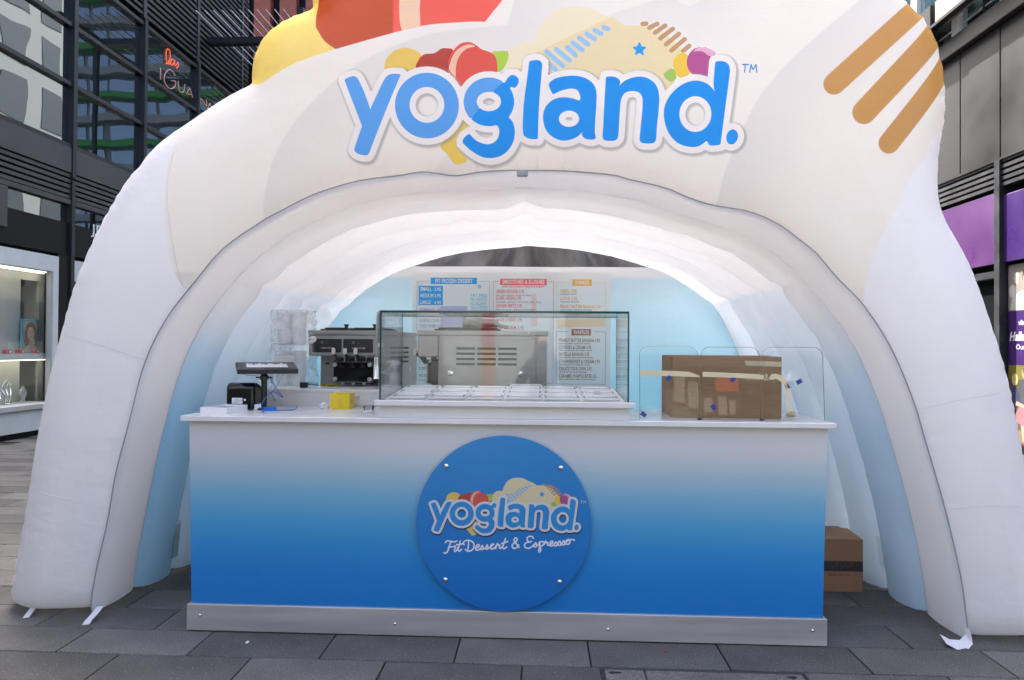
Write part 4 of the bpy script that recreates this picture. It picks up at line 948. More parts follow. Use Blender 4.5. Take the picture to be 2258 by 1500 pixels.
b = B(); b.tube(cr3([(.022, 0, .02), (.05, .005, .02), (.08, .02, .012)]), .003, 6); b.build('lead', M['black_plastic'], pl, True)
# ------------------------------------------------------------------ soft-serve machines
M['panel_dark'] = pbr('control_panel', (.022, .026, .030), .35, var=.05)
M['vent_dark'] = pbr('vent_dark', (.006, .006, .007), .6, var=0)
def dot_mat(n, c): return bpy.data.materials.get('dot_'+n) or pbr('dot_'+n, c, .4, var=0)
def front_plate(b, x0, x1, z0, z1, r, y0, y1, n=6):       # rounded rectangle pushed along y
    P = []
    for cx, cz, a0 in ((x1-r, z1-r, 0), (x0+r, z1-r, 90), (x0+r, z0+r, 180), (x1-r, z0+r, 270)):
        P += [(cx+r*math.cos(math.radians(a0+90*k/n)), cz+r*math.sin(math.radians(a0+90*k/n))) for k in range(n+1)]
    return b.prism(P[::-1], y0, y1)
def machine(label, loc, rz):
    """origin: front left bottom corner; x across the front, y to the rear"""
    t = thing('soft_serve_machine', label, 'ice cream machine', loc, rz, 'soft serve machines')
    W, Dp = .48, .82
    lo = bx('body', M['steel'], t, .025, W-.003, .13, Dp, 0, .7280, .004); hd = bx('head', M['steel'], t, 0, W, .0, .1285, .588, .7280, .006)
    bx('top_lip', M['steel'], hd, -.004, W+.004, -.004, Dp+.006, .7285, .757, .002)
    for x0, x1 in ((.030, .232), (.245, .447)):
        b = front_plate(B(), x0, x1, .612, .70, .007, -.004, .002); cp = b.build('control_panel', M['panel_dark'], hd)
        B().box(x0+.088, x0+.112, -.0052, -.0044, .668, .688).build('display', M['dark_grey'], cp)
        B().box(x0+.063, x0+.075, -.0055, -.0044, .671, .685, .001).build('button', dot_mat('green', (.12, .32, .22)), cp)
        for k, (n, c) in enumerate((('rose', (.45, .12, .14)), ('lime', (.5, .5, .06)), ('sky', (.08, .32, .6)), ('orange', (.55, .24, .1)), ('pink', (.5, .2, .25)), ('lemon', (.62, .58, .08)))):
            z = .641; xx = x0+.066+k*.0155; B().cyl((xx, -.0058, z), (xx, -.0043, z), .0062, n=12).build('button', dot_mat(n, c), cp)
    # dispensing door
    front_plate(B(), .135, .462, .405, .574, .045, .085, .131).build('door_frame', M['dark_grey'], lo)
    dd = front_plate(B(), .152, .430, .418, .548, .025, .055, .0845).build('dispensing_door', M['black_gloss'], t)
    rim = []
    for cx, cz, a0 in ((.430-.025, .548-.025, 0), (.152+.025, .548-.025, 90), (.152+.025, .418+.025, 180), (.430-.025, .418+.025, 270)):
        rim += [(cx+.027*math.cos(math.radians(a0+15*k)), .054, cz+.027*math.sin(math.radians(a0+15*k))) for k in range(7)]
    B().tube(rim, .0028, 6, closed=True).build('door_rim', M['steel'], dd, True)
    for x, z in ((.168, .530), (.408, .532), (.168, .437), (.408, .437)):
        kb = B(); R = Matrix.Translation((x, .046, z)) @ Matrix.Rotation(math.radians(25), 4, 'Y'); kb.box(-.013, .013, -.012, .008, -.006, .006, .002, M=R); kb.box(-.006, .006, -.012, .008, -.013, .013, .002, M=R); kb.build('door_knob', M['white_plastic'], dd)
    for x in (.208, .286, .358):
        kb = B(); kb.tube([(x+.006, .05, .520), (x-.002, .02, .550), (x-.010, .0, .580), (x-.014, -.028, .602), (x-.014, -.036, .612)], [.006, .006, .007, .009, .009], 8); kb.cyl((x-.010, .045, .519), (x+.018, .045, .519), .006, n=8)
        hnd = kb.build('dispensing_lever', M['dark_grey'], t, True)
        g = B(); g.box(x-.025, x-.003, -.050, -.030, .600, .640, .005); g.build('lever_grip', M['white_plastic'], hnd)
        kb = B(); kb.cyl((x+.014, .075, .545), (x+.014, .075, .575), .006, n=10); kb.cyl((x+.014, .075, .573), (x+.014, .075, .588), .009, n=10); kb.build('piston', M['chrome'], t, True)
    for x in (.21, .286, .36): B().lathe([(.010, 0), (.013, .012), (.013, .02)], 12, Matrix.Translation((x, .07, .40))).build('nozzle', M['white_plastic'], dd)
    bx('drip_tray', M['steel'], t, .10, .40, -.03, .10, .10, .12, .004)
    yl = bx('warning_label', bpy.data.materials.get('label_yellow') or pbr('label_yellow', (.60, .47, .02), .5, var=0), lo, .035, .165, .1282, .1296, .368, .398)
    for xx in (.045, .137): B().add([(xx, .1275, .372), (xx+.020, .1275, .372), (xx+.010, .1275, .395), (xx+.005, .1274, .3745), (xx+.015, .1274, .3745), (xx+.010, .1274, .389)], [(0, 1, 4, 3), (1, 2, 5, 4), (2, 0, 3, 5)]).build('hazard_triangle', M['vent_dark'], yl)
    bx('print_bar', M['vent_dark'], yl, .075, .128, .1274, .128, .381, .387)
    bx('rating_label', M['insert'], lo, .172, .26, .1285, .1296, .368, .394)
    bx('handle_slot', M['vent_dark'], lo, .06, .09, .1275, .1296, .530, .541)
    # right side: panel, vents, locks
    sp = bx('side_panel', M['steel'], t, W-.0028, W+.0005, .155, Dp-.075, .02, .705, .001); bx('rear_panel', M['steel'], t, W-.0028, W+.0005, Dp-.070, Dp-.002, .02, .705, .001)
    for z in (.545, .578, .611, .644):
        for y0 in (.245, .378, .510): bx('vent_slot', M['vent_dark'], sp, W+.0006, W+.0014, y0, y0+.118, z-.0075, z+.0075)
    for y in (.21, .655): B().lathe([(.017, 0), (.017, .004), (.011, .006), (.010, .003), (.001, .004)], 18, Matrix.Translation((W+.0006, y, .487)) @ Matrix.Rotation(math.pi/2, 4, 'Y')).build('lock', M['chrome'], sp, True, 35)
    for y in (.18, .70): B().lathe([(.005, 0), (.004, .003), (.001, .004)], 10, Matrix.Translation((W+.0042, y, .742)) @ Matrix.Rotation(math.pi/2, 4, 'Y')).build('screw', M['chrome'], hd)
    # hopper lids
    for x0, x1 in ((.035, .235), (.245, .445)):
        hl = bx('hopper_lid', M['black_plastic'], t, x0, x1, .10, .52, .7575, .768, .003); bx('lid_step', M['black_plastic'], hl, x0+.02, x1-.02, .12, .50, .7682, .778, .004)
        B().lathe([(.012, .7782), (.011, .79), (.018, .80), (.018, .806)], 14, Matrix.Translation(((x0+x1)/2, .30, 0))).build('lid_knob', M['black_plastic'], hl, True, 35)
    return t
m1 = machine('soft serve machine facing the counter, its levers and control panels in view', (-1.345, 1.12, .7505), math.radians(-7.0))
m2 = copy_tree(m1); m2.location = (-.60, 1.47, .7505); m2.rotation_euler = (0, 0, -math.pi/2+.01)
m2['label'] = 'soft serve machine turned side on behind the glass case, vent slots in view'
for ch in [o for o in bpy.data.objects if o.parent == m2 and o.name.startswith('hopper_lid')]:
    for k in [o for o in bpy.data.objects if o.parent == ch and o.name.startswith('lid_knob')]: bpy.data.objects.remove(k)
roll = thing('rolled_apron', 'rolled grey cloth bundle lying on top of the side on machine', 'cloth', (-.22, 1.22, 1.530))
M['grey_cloth'] = pbr('grey_cloth', (.33, .32, .31), .9, var=.3, vscale=18, bmp=.5, bscale=30, bdist=.01)
b = B(); V = []; nr, nl = 22, 16
for j in range(nl):
    x = -.115+.23*j/(nl-1)
    for i in range(nr):
        a = 2*math.pi*i/nr; r = .033*(1+.10*math.sin(2*a+x*20)+.06*math.sin(5*a-x*33))*(1-.12*abs(x)/.115); V.append((x, r*math.cos(a)*1.1, .033+r*math.sin(a)))
b.add(V, [(j*nr+i, j*nr+(i+1) % nr, (j+1)*nr+(i+1) % nr, (j+1)*nr+i) for j in range(nl-1) for i in range(nr)])
sp_ = [(.116, .030*math.cos(a)*(1-a/16), .033+.030*math.sin(a)*(1-a/16)) for a in np.linspace(0, 13, 60)]
b.tube(sp_, .005, 5); b.add([(.113, .026*math.cos(a), .033+.026*math.sin(a)) for a in np.linspace(0, 6.28, 14, endpoint=False)], [tuple(range(14))]); b.build('roll', M['grey_cloth'], roll, True)
b = B(); b.tube(cr3([(.03, -.046, .03), (.09, -.06, .03), (.15, -.07, .012), (.19, -.08, .004)]), .012, 6); b.build('apron_string', M['grey_cloth'], roll, True)

# ------------------------------------------------------------------ menu board on the back wall
YM = 2.178
mb = thing('menu_board', 'pale printed menu sheet with blue, red, amber and brown headings on the back wall', 'menu board', (0, YM, 0))
def mx(u): return at(u, 720, Y=YM)[0]
def mz(v): return at(1130, v, Y=YM)[2]
B().add([(mx(909), 0, mz(851)), (mx(1347), 0, mz(851)), (mx(1347), 0, mz(601)), (mx(909), 0, mz(601))], [(0, 1, 2, 3)]).build('sheet', fabric('menu_sheet', (.88, .875, .87), .5, .05), mb)
MI = {'blue': (.012,.36,.80), 'red': (.75,.15,.14), 'amber': (.80,.42,.03), 'brown': (.38,.17,.08), 'grey': (.30,.30,.32), 'white': (.85,.85,.85), 'lilac': (.38,.40,.62), 'pale': (.72,.76,.86), 'teal': (.25,.55,.68), 'pinkish': (.80,.64,.64), 'green': (.07,.33,.22), 'apricot': (.82,.68,.5), 'lav': (.45,.50,.74)}
def mflat(c): return flat('menu_'+c, MI[c], .5)
def mtext(parent, items, colr, dy=-.0016):
    b = B()
    for s_, u, v, h, sx in items:
        V, F_ = text2d(s_, 1, 1, bold=.018); wdt = max(p[0] for p in V); sz = h/.73*(at(1130, 700, Y=YM)[2]-at(1130, 701, Y=YM)[2]); tw = (mx(u+sx)-mx(u)) if sx else wdt*sz*.7
        b.add([(mx(u)+p[0]/wdt*tw, dy, mz(v)+p[1]*sz) for p in V], F_)
    return tag(b.build('menu_text', mflat(colr), parent), kind='stuff')
def mrect(name, parent, u0, u1, v0, v1, colr, dy=-.0006): return B().add([(mx(u0), dy, mz(v1)), (mx(u1), dy, mz(v1)), (mx(u1), dy, mz(v0)), (mx(u0), dy, mz(v0))], [(0, 1, 2, 3)]).build(name, mflat(colr), parent)
def mframe(parent, u0, u1, v0, v1, g0, g1, colr):
    b = B(); t_ = .0016
    for a in ((mx(u0), mx(g0), mz(v0)), (mx(g1), mx(u1), mz(v0)), (mx(u0), mx(u1), mz(v1))): b.box(a[0], a[1], -.001, -.0004, a[2]-t_, a[2]+t_)
    for x in (mx(u0), mx(u1)): b.box(x-t_, x+t_, -.001, -.0004, mz(v1), mz(v0))
    return b.build('border', mflat(colr), parent)
mframe(mb, 919, 1079, 621, 738, 945, 1054, 'lilac'); mframe(mb, 1088, 1220, 621, 845, 1098, 1208, 'red'); mframe(mb, 1227, 1335, 622, 711, 1255, 1309, 'apricot'); mframe(mb, 1227, 1335, 731, 846, 1252, 1311, 'brown'); mframe(mb, 919, 1079, 747, 840, 945, 1054, 'grey')
for nm, u0, u1, v0, v1, c in (('blue_heading', 949, 1051, 613, 627, 'blue'), ('red_heading', 1102, 1205, 615, 629, 'red'), ('amber_heading', 1262, 1304, 616, 630, 'amber'), ('brown_heading', 1260, 1303, 725, 739, 'brown'), ('price_block', 923, 976, 631, 674, 'blue'), ('price_block', 927, 980, 676, 690, 'pale')): mrect(nm, mb, u0, u1, v0, v1, c)
mtext(mb, [('FIT FROZEN DESSERT', 959, 624.5, 9.5, 83), ('SMALL', 926, 642, 8.5, 25), ('2.95', 957, 642, 7.5, 15), ('MEDIUM', 926, 656.5, 8.5, 29), ('3.95', 957, 656.5, 7.5, 15), ('LARGE', 926, 671.5, 8.5, 24), ('4.95', 957, 671.5, 7.5, 15), ('SMOOTHIES & SLUSHIES', 1107, 626, 9.5, 93), ('SHAKES', 1267, 627, 9, 32), ('WAFFLES', 1265, 736, 9, 34)], 'white')
mtext(mb, [('TOPPINGS  .50', 925, 688, 7.5, 45), ('WAFFLE CONE 2.5', 925, 712, 8, 53), ('TAKE HOME 4.95', 925, 723.5, 8, 50)], 'lilac', -.0018)
mtext(mb, [('FAT FREE', 1037, 655, 7, 37), ('NO ADDED', 1037, 664, 8, 37), ('SUGAR', 1037, 673.5, 7.5, 36), ('GLUTEN', 1037, 682, 7.5, 36), ('FREE', 1037, 690, 6, 36)], 'teal')
mtext(mb, [('GREEN REVIVER 3.95', 1093, 646.5, 7.5, 62), ('SUPER GREEN 3.95', 1093, 661.5, 7.5, 56), ('GINGER BEETS 3.95', 1093, 678, 7.5, 58), ('ACAI BERRY 3.95', 1093, 693.5, 7.5, 57), ('BLACK CHERRY 3.95', 1093, 709, 7.5, 58), ('RED STORM 3.95', 1093, 726, 7.5, 62), ('made with sorbet or dairy free yoghurt', 1106, 634, 5, 94)], 'red')
mtext(mb, [('OREO  3.95', 1235, 645, 7.5, 36), ('LOTUS  3.95', 1235, 661.5, 7.5, 37), ('PEANUT BUTTER BANANA 3.95', 1235, 679, 7.5, 89), ('STRAWBERRIES & CREAM', 1235, 694, 7.5, 70)], 'amber')
mtext(mb, [('PEANUT BUTTER BANANA 3.95', 1233, 753.5, 8, 90), ('COOKIES & CREAM 3.95', 1233, 769, 8, 71), ('NUTELLA BANANA 3.95', 1233, 784, 8, 67), ('STRAWBERRIES & CREAM 3.95', 1233, 800, 8, 90), ('CREATE YOUR OWN 3.95', 1233, 816, 8, 72), ('CARAMEL WAFFLE BITES 3.5', 1233, 832, 8, 82)], 'brown')
mtext(mb, [('kale, lemongrass, mango & celery', 1093, 653, 4.2, 78), ('avocado, spinach, broccoli, pear, lime', 1093, 668, 4.2, 100), ('beetroot, ginger, raspberry & pineapple', 1093, 684.5, 4.2, 86), ('cookies & cream', 1235, 650, 4.2, 36), ('caramel biscuit', 1235, 667, 4.2, 42), ('peanut butter, banana & chocolate', 1235, 685, 4.2, 70),
 ('peanut butter spread & banana', 1233, 758.5, 4.2, 70), ('oreo cookies & chocolate sauce', 1233, 773.5, 4.2, 72), ('hazelnut chocolate spread & banana', 1233, 789, 4.2, 75), ('strawberries & whipped cream', 1233, 805, 4.2, 68), ('choice of sauces & toppings', 1233, 821, 4.2, 62), ('mini waffle bites with caramel sauce', 1233, 837, 4.2, 80)], 'grey')
mtext(mb, [('COMCA LOF', 925, 800, 7, 58), ('POPCORN', 925, 818, 7, 30), ('POTS', 925, 834, 7, 18)], 'green')
# printed pictures: tub, smoothie, waffle
Bm = B(); cup_ = [(mx(969), mz(676)), (mx(1031), mz(676)), (mx(1026), mz(735)), (mx(976), mz(735))]; Bm.add([(x, -.0007, z) for x, z in cup_], [(0, 1, 2, 3)]); Bm.build('printed_tub', mflat('lav'), mb)
Bm = B(); Bm.add([(mx(1171), -.0005, mz(720)), (mx(1185), -.0005, mz(720)), (mx(1181), -.0005, mz(648)), (mx(1172), -.0005, mz(648))], [(0, 1, 2, 3)]); Bm.build('printed_smoothie', mflat('pinkish'), mb)
Bm = B(); Bm.add([(mx(1228), -.0003, mz(722)), (mx(1334), -.0003, mz(719)), (mx(1334), -.0003, mz(701)), (mx(1228), -.0003, mz(704))], [(0, 1, 2, 3)]); Bm.build('printed_waffle', mflat('apricot'), mb)
e = ell(0, 0, 1, 1, n=20); c = at(1057, 632, Y=YM); B().add([(c[0]+x*.016, -.0007, c[2]+z*.016) for x, z in e], [tuple(range(20))]).build('printed_drop', mflat('teal'), mb)

# ------------------------------------------------------------------ right end of the counter
q0 = at(1482, 923, Z=ZC); q1 = at(1724, 928, Z=ZC)
cbx = thing('cardboard_box', 'tall brown cardboard box standing on the counter behind clear screens', 'cardboard box', (at(1482, 850, Y=q0[1]+.05)[0], q0[1]+.05, ZC), 0)
Wb = at(1724, 850, Y=q0[1]+.05)[0]-at(1482, 850, Y=q0[1]+.05)[0]; Hb = .310
bx('carton', M['cardboard'], cbx, 0, Wb, 0, .30, 0, Hb-.003, .003); bx('top_flap', M['cardboard'], cbx, .001, Wb/1-.001, .0005, .148, Hb-.0028, Hb, .0008); bx('top_flap', M['cardboard'], cbx, .001, Wb-.001, .152, .2995, Hb-.0028, Hb+.002, .0008)
tp = B(); tp.add([(Wb*.66, -.0012, Hb-.022), (Wb+.002, -.0012, Hb-.026), (Wb+.002, -.0012, Hb-.052), (Wb*.675, -.0012, Hb-.046)], [(0, 1, 2, 3)]); tp.build('tape_strip', M['masking_tape'], cbx)
# three clear acrylic screens, leaning back a little
TILT = math.radians(5)
def screen(label, u0, u1, v0, vb):
    a = at(u0, vb, Z=ZC); b_ = at(u1, vb, Z=ZC); y = .045; x0 = at(u0, vb, Y=y)[0]; x1 = at(u1, vb, Y=y)[0]; h = at((u0+u1)/2, v0, Y=y+.02)[2]-ZC
    t = thing('acrylic_screen', label, 'clear screen', (x0, y, ZC+.001), 0, 'acrylic screens'); t.rotation_euler = (-TILT, 0, 0)
    wd = x1-x0; r = .042; P = [(0, 0), (wd, 0)]+[(wd-r+r*math.cos(k*math.pi/12), h-r+r*math.sin(k*math.pi/12)) for k in range(7)]+[(r-r*math.sin(k*math.pi/12), h-r+r*math.cos(k*math.pi/12)) for k in range(7)]
    B().prism(P, 0, .004).build('sheet', M['acrylic'], t)
    ed = B(); ed.tube([(x, .002, z) for x, z in P[1:]]+[(0, .002, 0)], .0017, 5); ed.build('polished_edge', M['acrylic_edge'], t)
    return t, x0, wd, h
sc1 = screen('clear acrylic screen nearest the glass case, tape across its middle', 1411, 1541, 764.5, 928)
sc2 = screen('clear acrylic screen in front of the middle of the cardboard box', 1548, 1678, 765.5, 929)
sc3 = screen('clear acrylic screen at the right end of the counter', 1685, 1819, 766, 930)
for sc, n in ((sc1, 1), (sc2, 1)):
    B().box(sc[2]-.004, sc[2]+.012, -.006, .012, 0, .009, .002).build('foot_clip', M['black_plastic'], sc[0])
def on_screen(u, v):                          # where a sight line meets the leaning sheets
    n = Vector((0, math.cos(TILT), -math.sin(TILT))); p0 = Vector((0, .045, ZC+.001)); d = Vector(_F+_R*(u-1129)/FPX+_U*(750-v)/FPX); c = Vector(CAM)
    return c+d*((p0-c).dot(n)/d.dot(n))-n*.0016
def tape(name, label, quad, mat, cat='tape', group=None):
    b = B(); P = [on_screen(u, v) for u, v in quad]; n = len(P); b.add([p for p in P]+[p-Vector((0, .0007, 0)) for p in P], [tuple(range(n)), tuple(range(n, 2*n))[::-1]]+[(i, n+i, n+(i+1) % n, (i+1) % n) for i in range(n)])
    o = b.build(name, mat); return tag(o, label, cat, group)
tape('masking_tape', 'long masking tape strip across the screen nearest the glass case', [(1411,817),(1480,818),(1518,820),(1541,828),(1543,832),(1515,831),(1480,829.5),(1411,829)], M['masking_tape'])
tape('masking_tape', 'wide masking tape strip over the middle of the cardboard box', [(1549,820),(1600,822),(1660,825),(1684,827),(1683,837),(1640,834),(1549,831)], M['masking_tape'])
tape('masking_tape', 'loose folded masking tape bending down past the box corner', [(1695,836),(1700,826),(1710,824),(1726,829),(1737,842),(1742,870),(1744,908),(1736,909),(1732,872),(1727,846),(1712,835),(1700,838)], M['masking_tape'])
for u, v, a, lb in ((1474,834,-.6,'beside the long masking tape left of the box'), (1616,836.5,-.9,'just under the wide tape on the box'), (1573,898.5,1.0,'low down on the box front'), (1735,852.5,.9,'stuck on the loose bending tape'), (1762,842,-.5,'alone on the screen right of the box'), (1419,914,.65,'at the foot of the screen nearest the glass case')):
    w2, h2 = 6.2, 4.6; c, s_ = math.cos(a), math.sin(a)
    tape('blue_tape', 'small dark blue tape square '+lb, [(u+x*c-y*s_, v+x*s_+y*c) for x, y in ((-w2, -h2), (w2, -h2), (w2, h2), (-w2, h2))], M['blue_tape'], 'tape', 'blue tape squares on the screens')
qq = at(1744, 918, Z=ZC); o = crumple('tape_ball', 'crumpled masking tape ball on the counter right of the box', (qq[0], qq[1]-.01, ZC), .027, .022, .02, 21, M['masking_tape']); o['category'] = 'tape'
# cardboard box on the ground at the right
bl, br_ = at(1822, 1307, Z=0), at(1901, 1306, Z=0); yf = (bl[1]+br_[1])/2
gb_ = thing('cardboard_box', 'brown cardboard box with a dark printed band on the paving beside the counter', 'cardboard box', (br_[0]-.42, yf, .001), 0)
hb = at(1862, 1188, Y=yf)[2]
bx('carton', M['cardboard_dark'], gb_, 0, .42, 0, .33, 0, hb-.012, .003)
b = B(); b.add([(0, 0, hb-.010), (.42, 0, hb-.010), (.42, .20, hb+.004), (0, .20, hb+.03), (0, 0, hb-.006), (.42, 0, hb-.006), (.42, .20, hb+.008), (0, .20, hb+.034)], [(0, 1, 2, 3), (4, 7, 6, 5), (0, 4, 5, 1), (1, 5, 6, 2), (2, 6, 7, 3), (3, 7, 4, 0)]); b.build('top_flap', M['cardboard_dark'], gb_)
b = B(); b.box(0.02, .26, .16, .32, hb+.05, hb+.054, M=Matrix.Rotation(.06, 4, 'X')); b.build('raised_flap', M['cardboard_dark'], gb_)
band = bx('printed_band', M['dark_ink'], gb_, .0005, .4195, -.0012, -.0004, hb*.39, hb*.58)
V, F_ = text2d('TGROUP', .055, 1.0); wt = max(v[0] for v in V); x0 = at(1822, 1250, Y=yf)[0]-gb_.location.x
B().add([(x0+v[0]/wt*.155, -.0016, hb*.455+v[1]) for v in V], F_).build('band_lettering', pbr('band_brown', (.09, .06, .045), .7, var=0), band)
V, F_ = text2d('handle with care', .02, 1.0); B().add([(x0+.01+v[0]*.9, -.0012, hb*.30+v[1]) for v in V], F_).build('small_print', M['dark_ink'], gb_)

for nm, lbl, u, v, m_, s_ in (('litter_scrap', 'tiny white paper scrap on the paving before the left end of the kick plate', 545, 1418, M['paper'], .009), ('litter_scrap', 'tiny red scrap on the paving before the right half of the kick plate', 1468, 1436, flat('red_scrap', (.5, .02, .03)), .006)):
    p = at(u, v, Z=0); crumple(nm, lbl, (p[0], p[1], .001), s_, s_*1.6, s_*.5, 5, m_)['category'] = 'litter'
# ------------------------------------------------------------------ left building (dark glass, shops below)
XLb = -7.6
M['dark_clad'] = pbr('dark_cladding', (.040, .040, .042), .42, .3, var=.15, vscale=2)
M['grey_clad'] = pbr('grey_cladding', (.075, .075, .076), .45, .4, var=.12, vscale=1.5)
M['mullion'] = pbr('mullion', (.028, .030, .033), .4, .3, var=.1)
M['fascia'] = pbr('black_fascia', (.008, .008, .009), .5, var=.05, spec=.2, rvar=0)
M['win'] = mirror_glass('reflecting_glass', (.012, .016, .016), .22, .018, .8)
M['win2'] = mirror_glass('shop_glass_dark', (.01, .011, .012), .16, .01, 1.0)
M['shop_glass'] = glass('shop_glass', (.96, .98, .97), .03)
M['pale_frame'] = pbr('pale_frame', (.56, .60, .585), .45, var=.05)
M['shop_white'] = pbr('shop_white', (.42, .43, .41), .5, var=.05)
lb = thing('glass_building', 'dark building on the left with reflecting windows above a shop front', 'building', (XLb, 0, 0))
def lbx(name, mat, y0, y1, z0, z1, d0=-.3, d1=0.0, parent=None, bev=0): return bx(name, mat, parent or lb, d0, d1, y0, y1, z0, z1, bev)
YE = 14.3
lbx('wall', M['dark_clad'], -5, YE, 7.75, 18, -9, -.35); lbx('wall', M['dark_clad'], -5, YE, 0, 7.75, -9, -2.2); lbx('wall', M['dark_clad'], 13.75, YE, 0, 7.75, -2.19, -.2); lbx('wall', M['dark_clad'], -5, 1.5, 0, 7.75, -2.19, -.05)
mul = [1.55, 3.57, 5.59, 7.61, 9.60, 11.66, 13.7]
for i, y in enumerate(mul): lbx('mullion', M['mullion'], y-.045, y+.045, 4.15, 7.74, -.12, .06)
trs = [4.66, 5.68, 6.66, 7.64]
for i in range(6):
    for j in range(3): lbx('window_pane', M['win'], mul[i]+.046, mul[i+1]-.046, trs[j]+.035, trs[j+1]-.035, -.06+.003*((i*7+j*3) % 3), -.045+.003*((i*7+j*3) % 3))
for j, z in enumerate(trs):
    for i in range(6): lbx('transom', M['mullion'], mul[i]+.0455, mul[i+1]-.0455, z-.034, z+.034, -.1, .03)
lbx('spandrel', M['grey_clad'], 1.5, 13.75, 4.22, 4.62, -.15, .04)
for k in range(5): lbx('louver', M['grey_clad'], 1.5, 13.75, 3.79+k*.088, 3.845+k*.088, -.12, .02)
lbx('louver_back', M['fascia'], 1.5, 13.75, 3.77, 4.215, -.3, -.13)
lbx('head_band', M['grey_clad'], 1.5, 13.75, 3.70, 3.775, -.1, .03)
lbx('grey_pier', M['grey_clad'], 5.4, 6.24, 3.1, 3.69, -.1, .03)
for y0, y1 in ((6.26, 7.56), (7.66, 9.55), (9.65, 11.6), (11.7, 13.7)): lbx('clerestory_pane', M['win'], y0, y1, 3.40, 3.69, -.07, -.05)
fas = lbx('shop_fascia', M['fascia'], 1.5, 13.75, 2.86, 3.39, -.1, .0)
for y in mul[2:]: lbx('mullion', M['mullion'], y-.04, y+.04, 0, 4.1, -.12, .05)
def wall_text(body, y, z, h, w_, mat, parent, x=.012, font=text2d, serif=0):
    V, F_ = text2d(body, 1, 1, bold=.012); wt = max(v[0] for v in V); b = B()
    return b.add([(x, y+v[0]/wt*w_, z+v[1]/.73*h) for v in V], F_)
M['sign_white'] = pbr('sign_white', (.62, .62, .62), .4, var=0)
b = wall_text('JEWELLERS', 8.13, 3.31, .18, 1.75, M['sign_white'], fas)
for k in range(9): b.box(.011, .0125, 8.13+k*.196, 8.19+k*.196, 3.305, 3.318)
b.build('fascia_lettering', M['sign_white'], fas)
# glossy dark shop front further along, pale display window close by
lbx('dark_shop_pane', M['win2'], 7.66, 13.7, .12, 2.40, -.09, -.07); lbx('window_head', M['pale_frame'], 7.75, 9.3, 2.45, 2.80, -.1, -.02); lbx('plinth', M['fascia'], 7.66, 13.7, .0, .119, -.1, -.0)
lbx('dark_pier', M['fascia'], 7.30, 7.56, .02, 2.85, -.2, .02)
dw = lbx('display_window', M['pale_frame'], 4.2, 7.28, 2.55, 2.80, -.1, .05)
bx('frame_post', M['pale_frame'], dw, -.06, .05, 7.16, 7.28, .40, 2.549); bx('frame_inner', M['shop_white'], dw, -.04, .035, 7.13, 7.158, .45, 2.549)
bx('stall_riser', M['pale_frame'], dw, -.9, .05, 4.2, 7.28, .08, .40); bx('sill_shelf', M['shop_white'], dw, -.9, .09, 4.2, 7.28, .401, .49, .01); bx('toe_kick', M['fascia'], dw, -.7, .0, 4.2, 7.28, .0, .079)
bx('glass', M['shop_glass'], dw, -.03, -.022, 4.2, 7.13, .491, 2.549)
bx('inner_shelf', M['shop_white'], dw, -.415, -.07, 4.2, 7.70, 1.16, 1.25); bx('side_wall', pbr('shop_beige', (.46, .45, .41), .6, var=.05), dw, -1.2, -.21, 7.72, 7.80, .4, 2.8); SBG = bpy.data.materials['shop_beige']
bx('back_panel', SBG, dw, -.46, -.42, 4.2, 6.80, 1.25, 2.549); bx('back_panel', M['shop_white'], dw, -.46, -.42, 6.80, 7.08, 1.25, 2.549); bx('back_panel', M['shop_white'], dw, -.46, -.42, 7.47, 7.72, .49, 2.549); bx('back_panel', SBG, dw, -.46, -.42, 7.08, 7.47, 2.42, 2.549); bx('back_panel', SBG, dw, -.46, -.42, 4.2, 7.08, .49, 1.16)
bx('dark_opening', M['win2'], dw, -1.05, -1.0, 6.5, 7.7, .4, 2.5); bx('soffit', M['shop_white'], dw, -1.0, -.05, 4.2, 7.7, 2.56, 2.6); bx('floor', M['shop_white'], dw, -2.2, -.9, 4.2, 7.2, .3, .45)
bx('shop_light', pbr('shop_light_panel', (.9, .88, .82), .5, var=0, emit=((1.0, .92, .78), .4)), dw, -.38, -.12, 4.4, 7.5, 2.545, 2.558); bx('shelf_light', bpy.data.materials['shop_light_panel'], dw, -.38, -.12, 4.4, 7.5, 1.145, 1.158)
# framed portrait poster and boxes in the window
pq = thing('portrait_poster', 'blue framed poster of a long haired woman in the jewellery window', 'poster', (XLb-.35, 7.19, 1.2505), 0)
def flatx(parent, name, pts, x, col): return B().add([(x, y, z) for y, z in pts], [tuple(range(len(pts)))]).build(name, flat(name, col, .4), parent)
pq.scale = (1, 1, .88); bx('frame', pbr('frame_blue', (.10, .42, .52), .4, var=0), pq, -.02, 0, -.17, .20, 0, .62, .003); flatx(pq, 'photo_ground', [(-.14, .03), (.17, .03), (.17, .58), (-.14, .58)], .0015, (.40, .29, .20))
E_ = lambda cy, cz, ry, rz, n=22: [(cy+ry*math.cos(2*math.pi*k/n), cz+rz*math.sin(2*math.pi*k/n)) for k in range(n)]
flatx(pq, 'hair', [(-.09, .05), (-.115, .2), (-.10, .40), (-.06, .53), (.03, .565), (.11, .53), (.14, .38), (.13, .2), (.15, .06)], .003, (.13, .07, .035)); flatx(pq, 'shoulders', [(-.13, .03), (-.08, .12), (.0, .17), (.1, .15), (.16, .08), (.17, .03)], .004, (.55, .40, .30)); flatx(pq, 'face', E_(.02, .36, .072, .115), .005, (.58, .37, .26)); flatx(pq, 'neck', [(-.02, .16), (.06, .16), (.055, .27), (-.015, .27)], .0045, (.48, .29, .20))
for y in (-.008, .05): flatx(pq, 'eye', E_(y, .385, .016, .008, 12), .0062, (.03, .02, .02)); flatx(pq, 'brow', [(y-.022, .402), (y+.022, .406), (y+.02, .412), (y-.02, .409)], .0062, (.10, .05, .03))
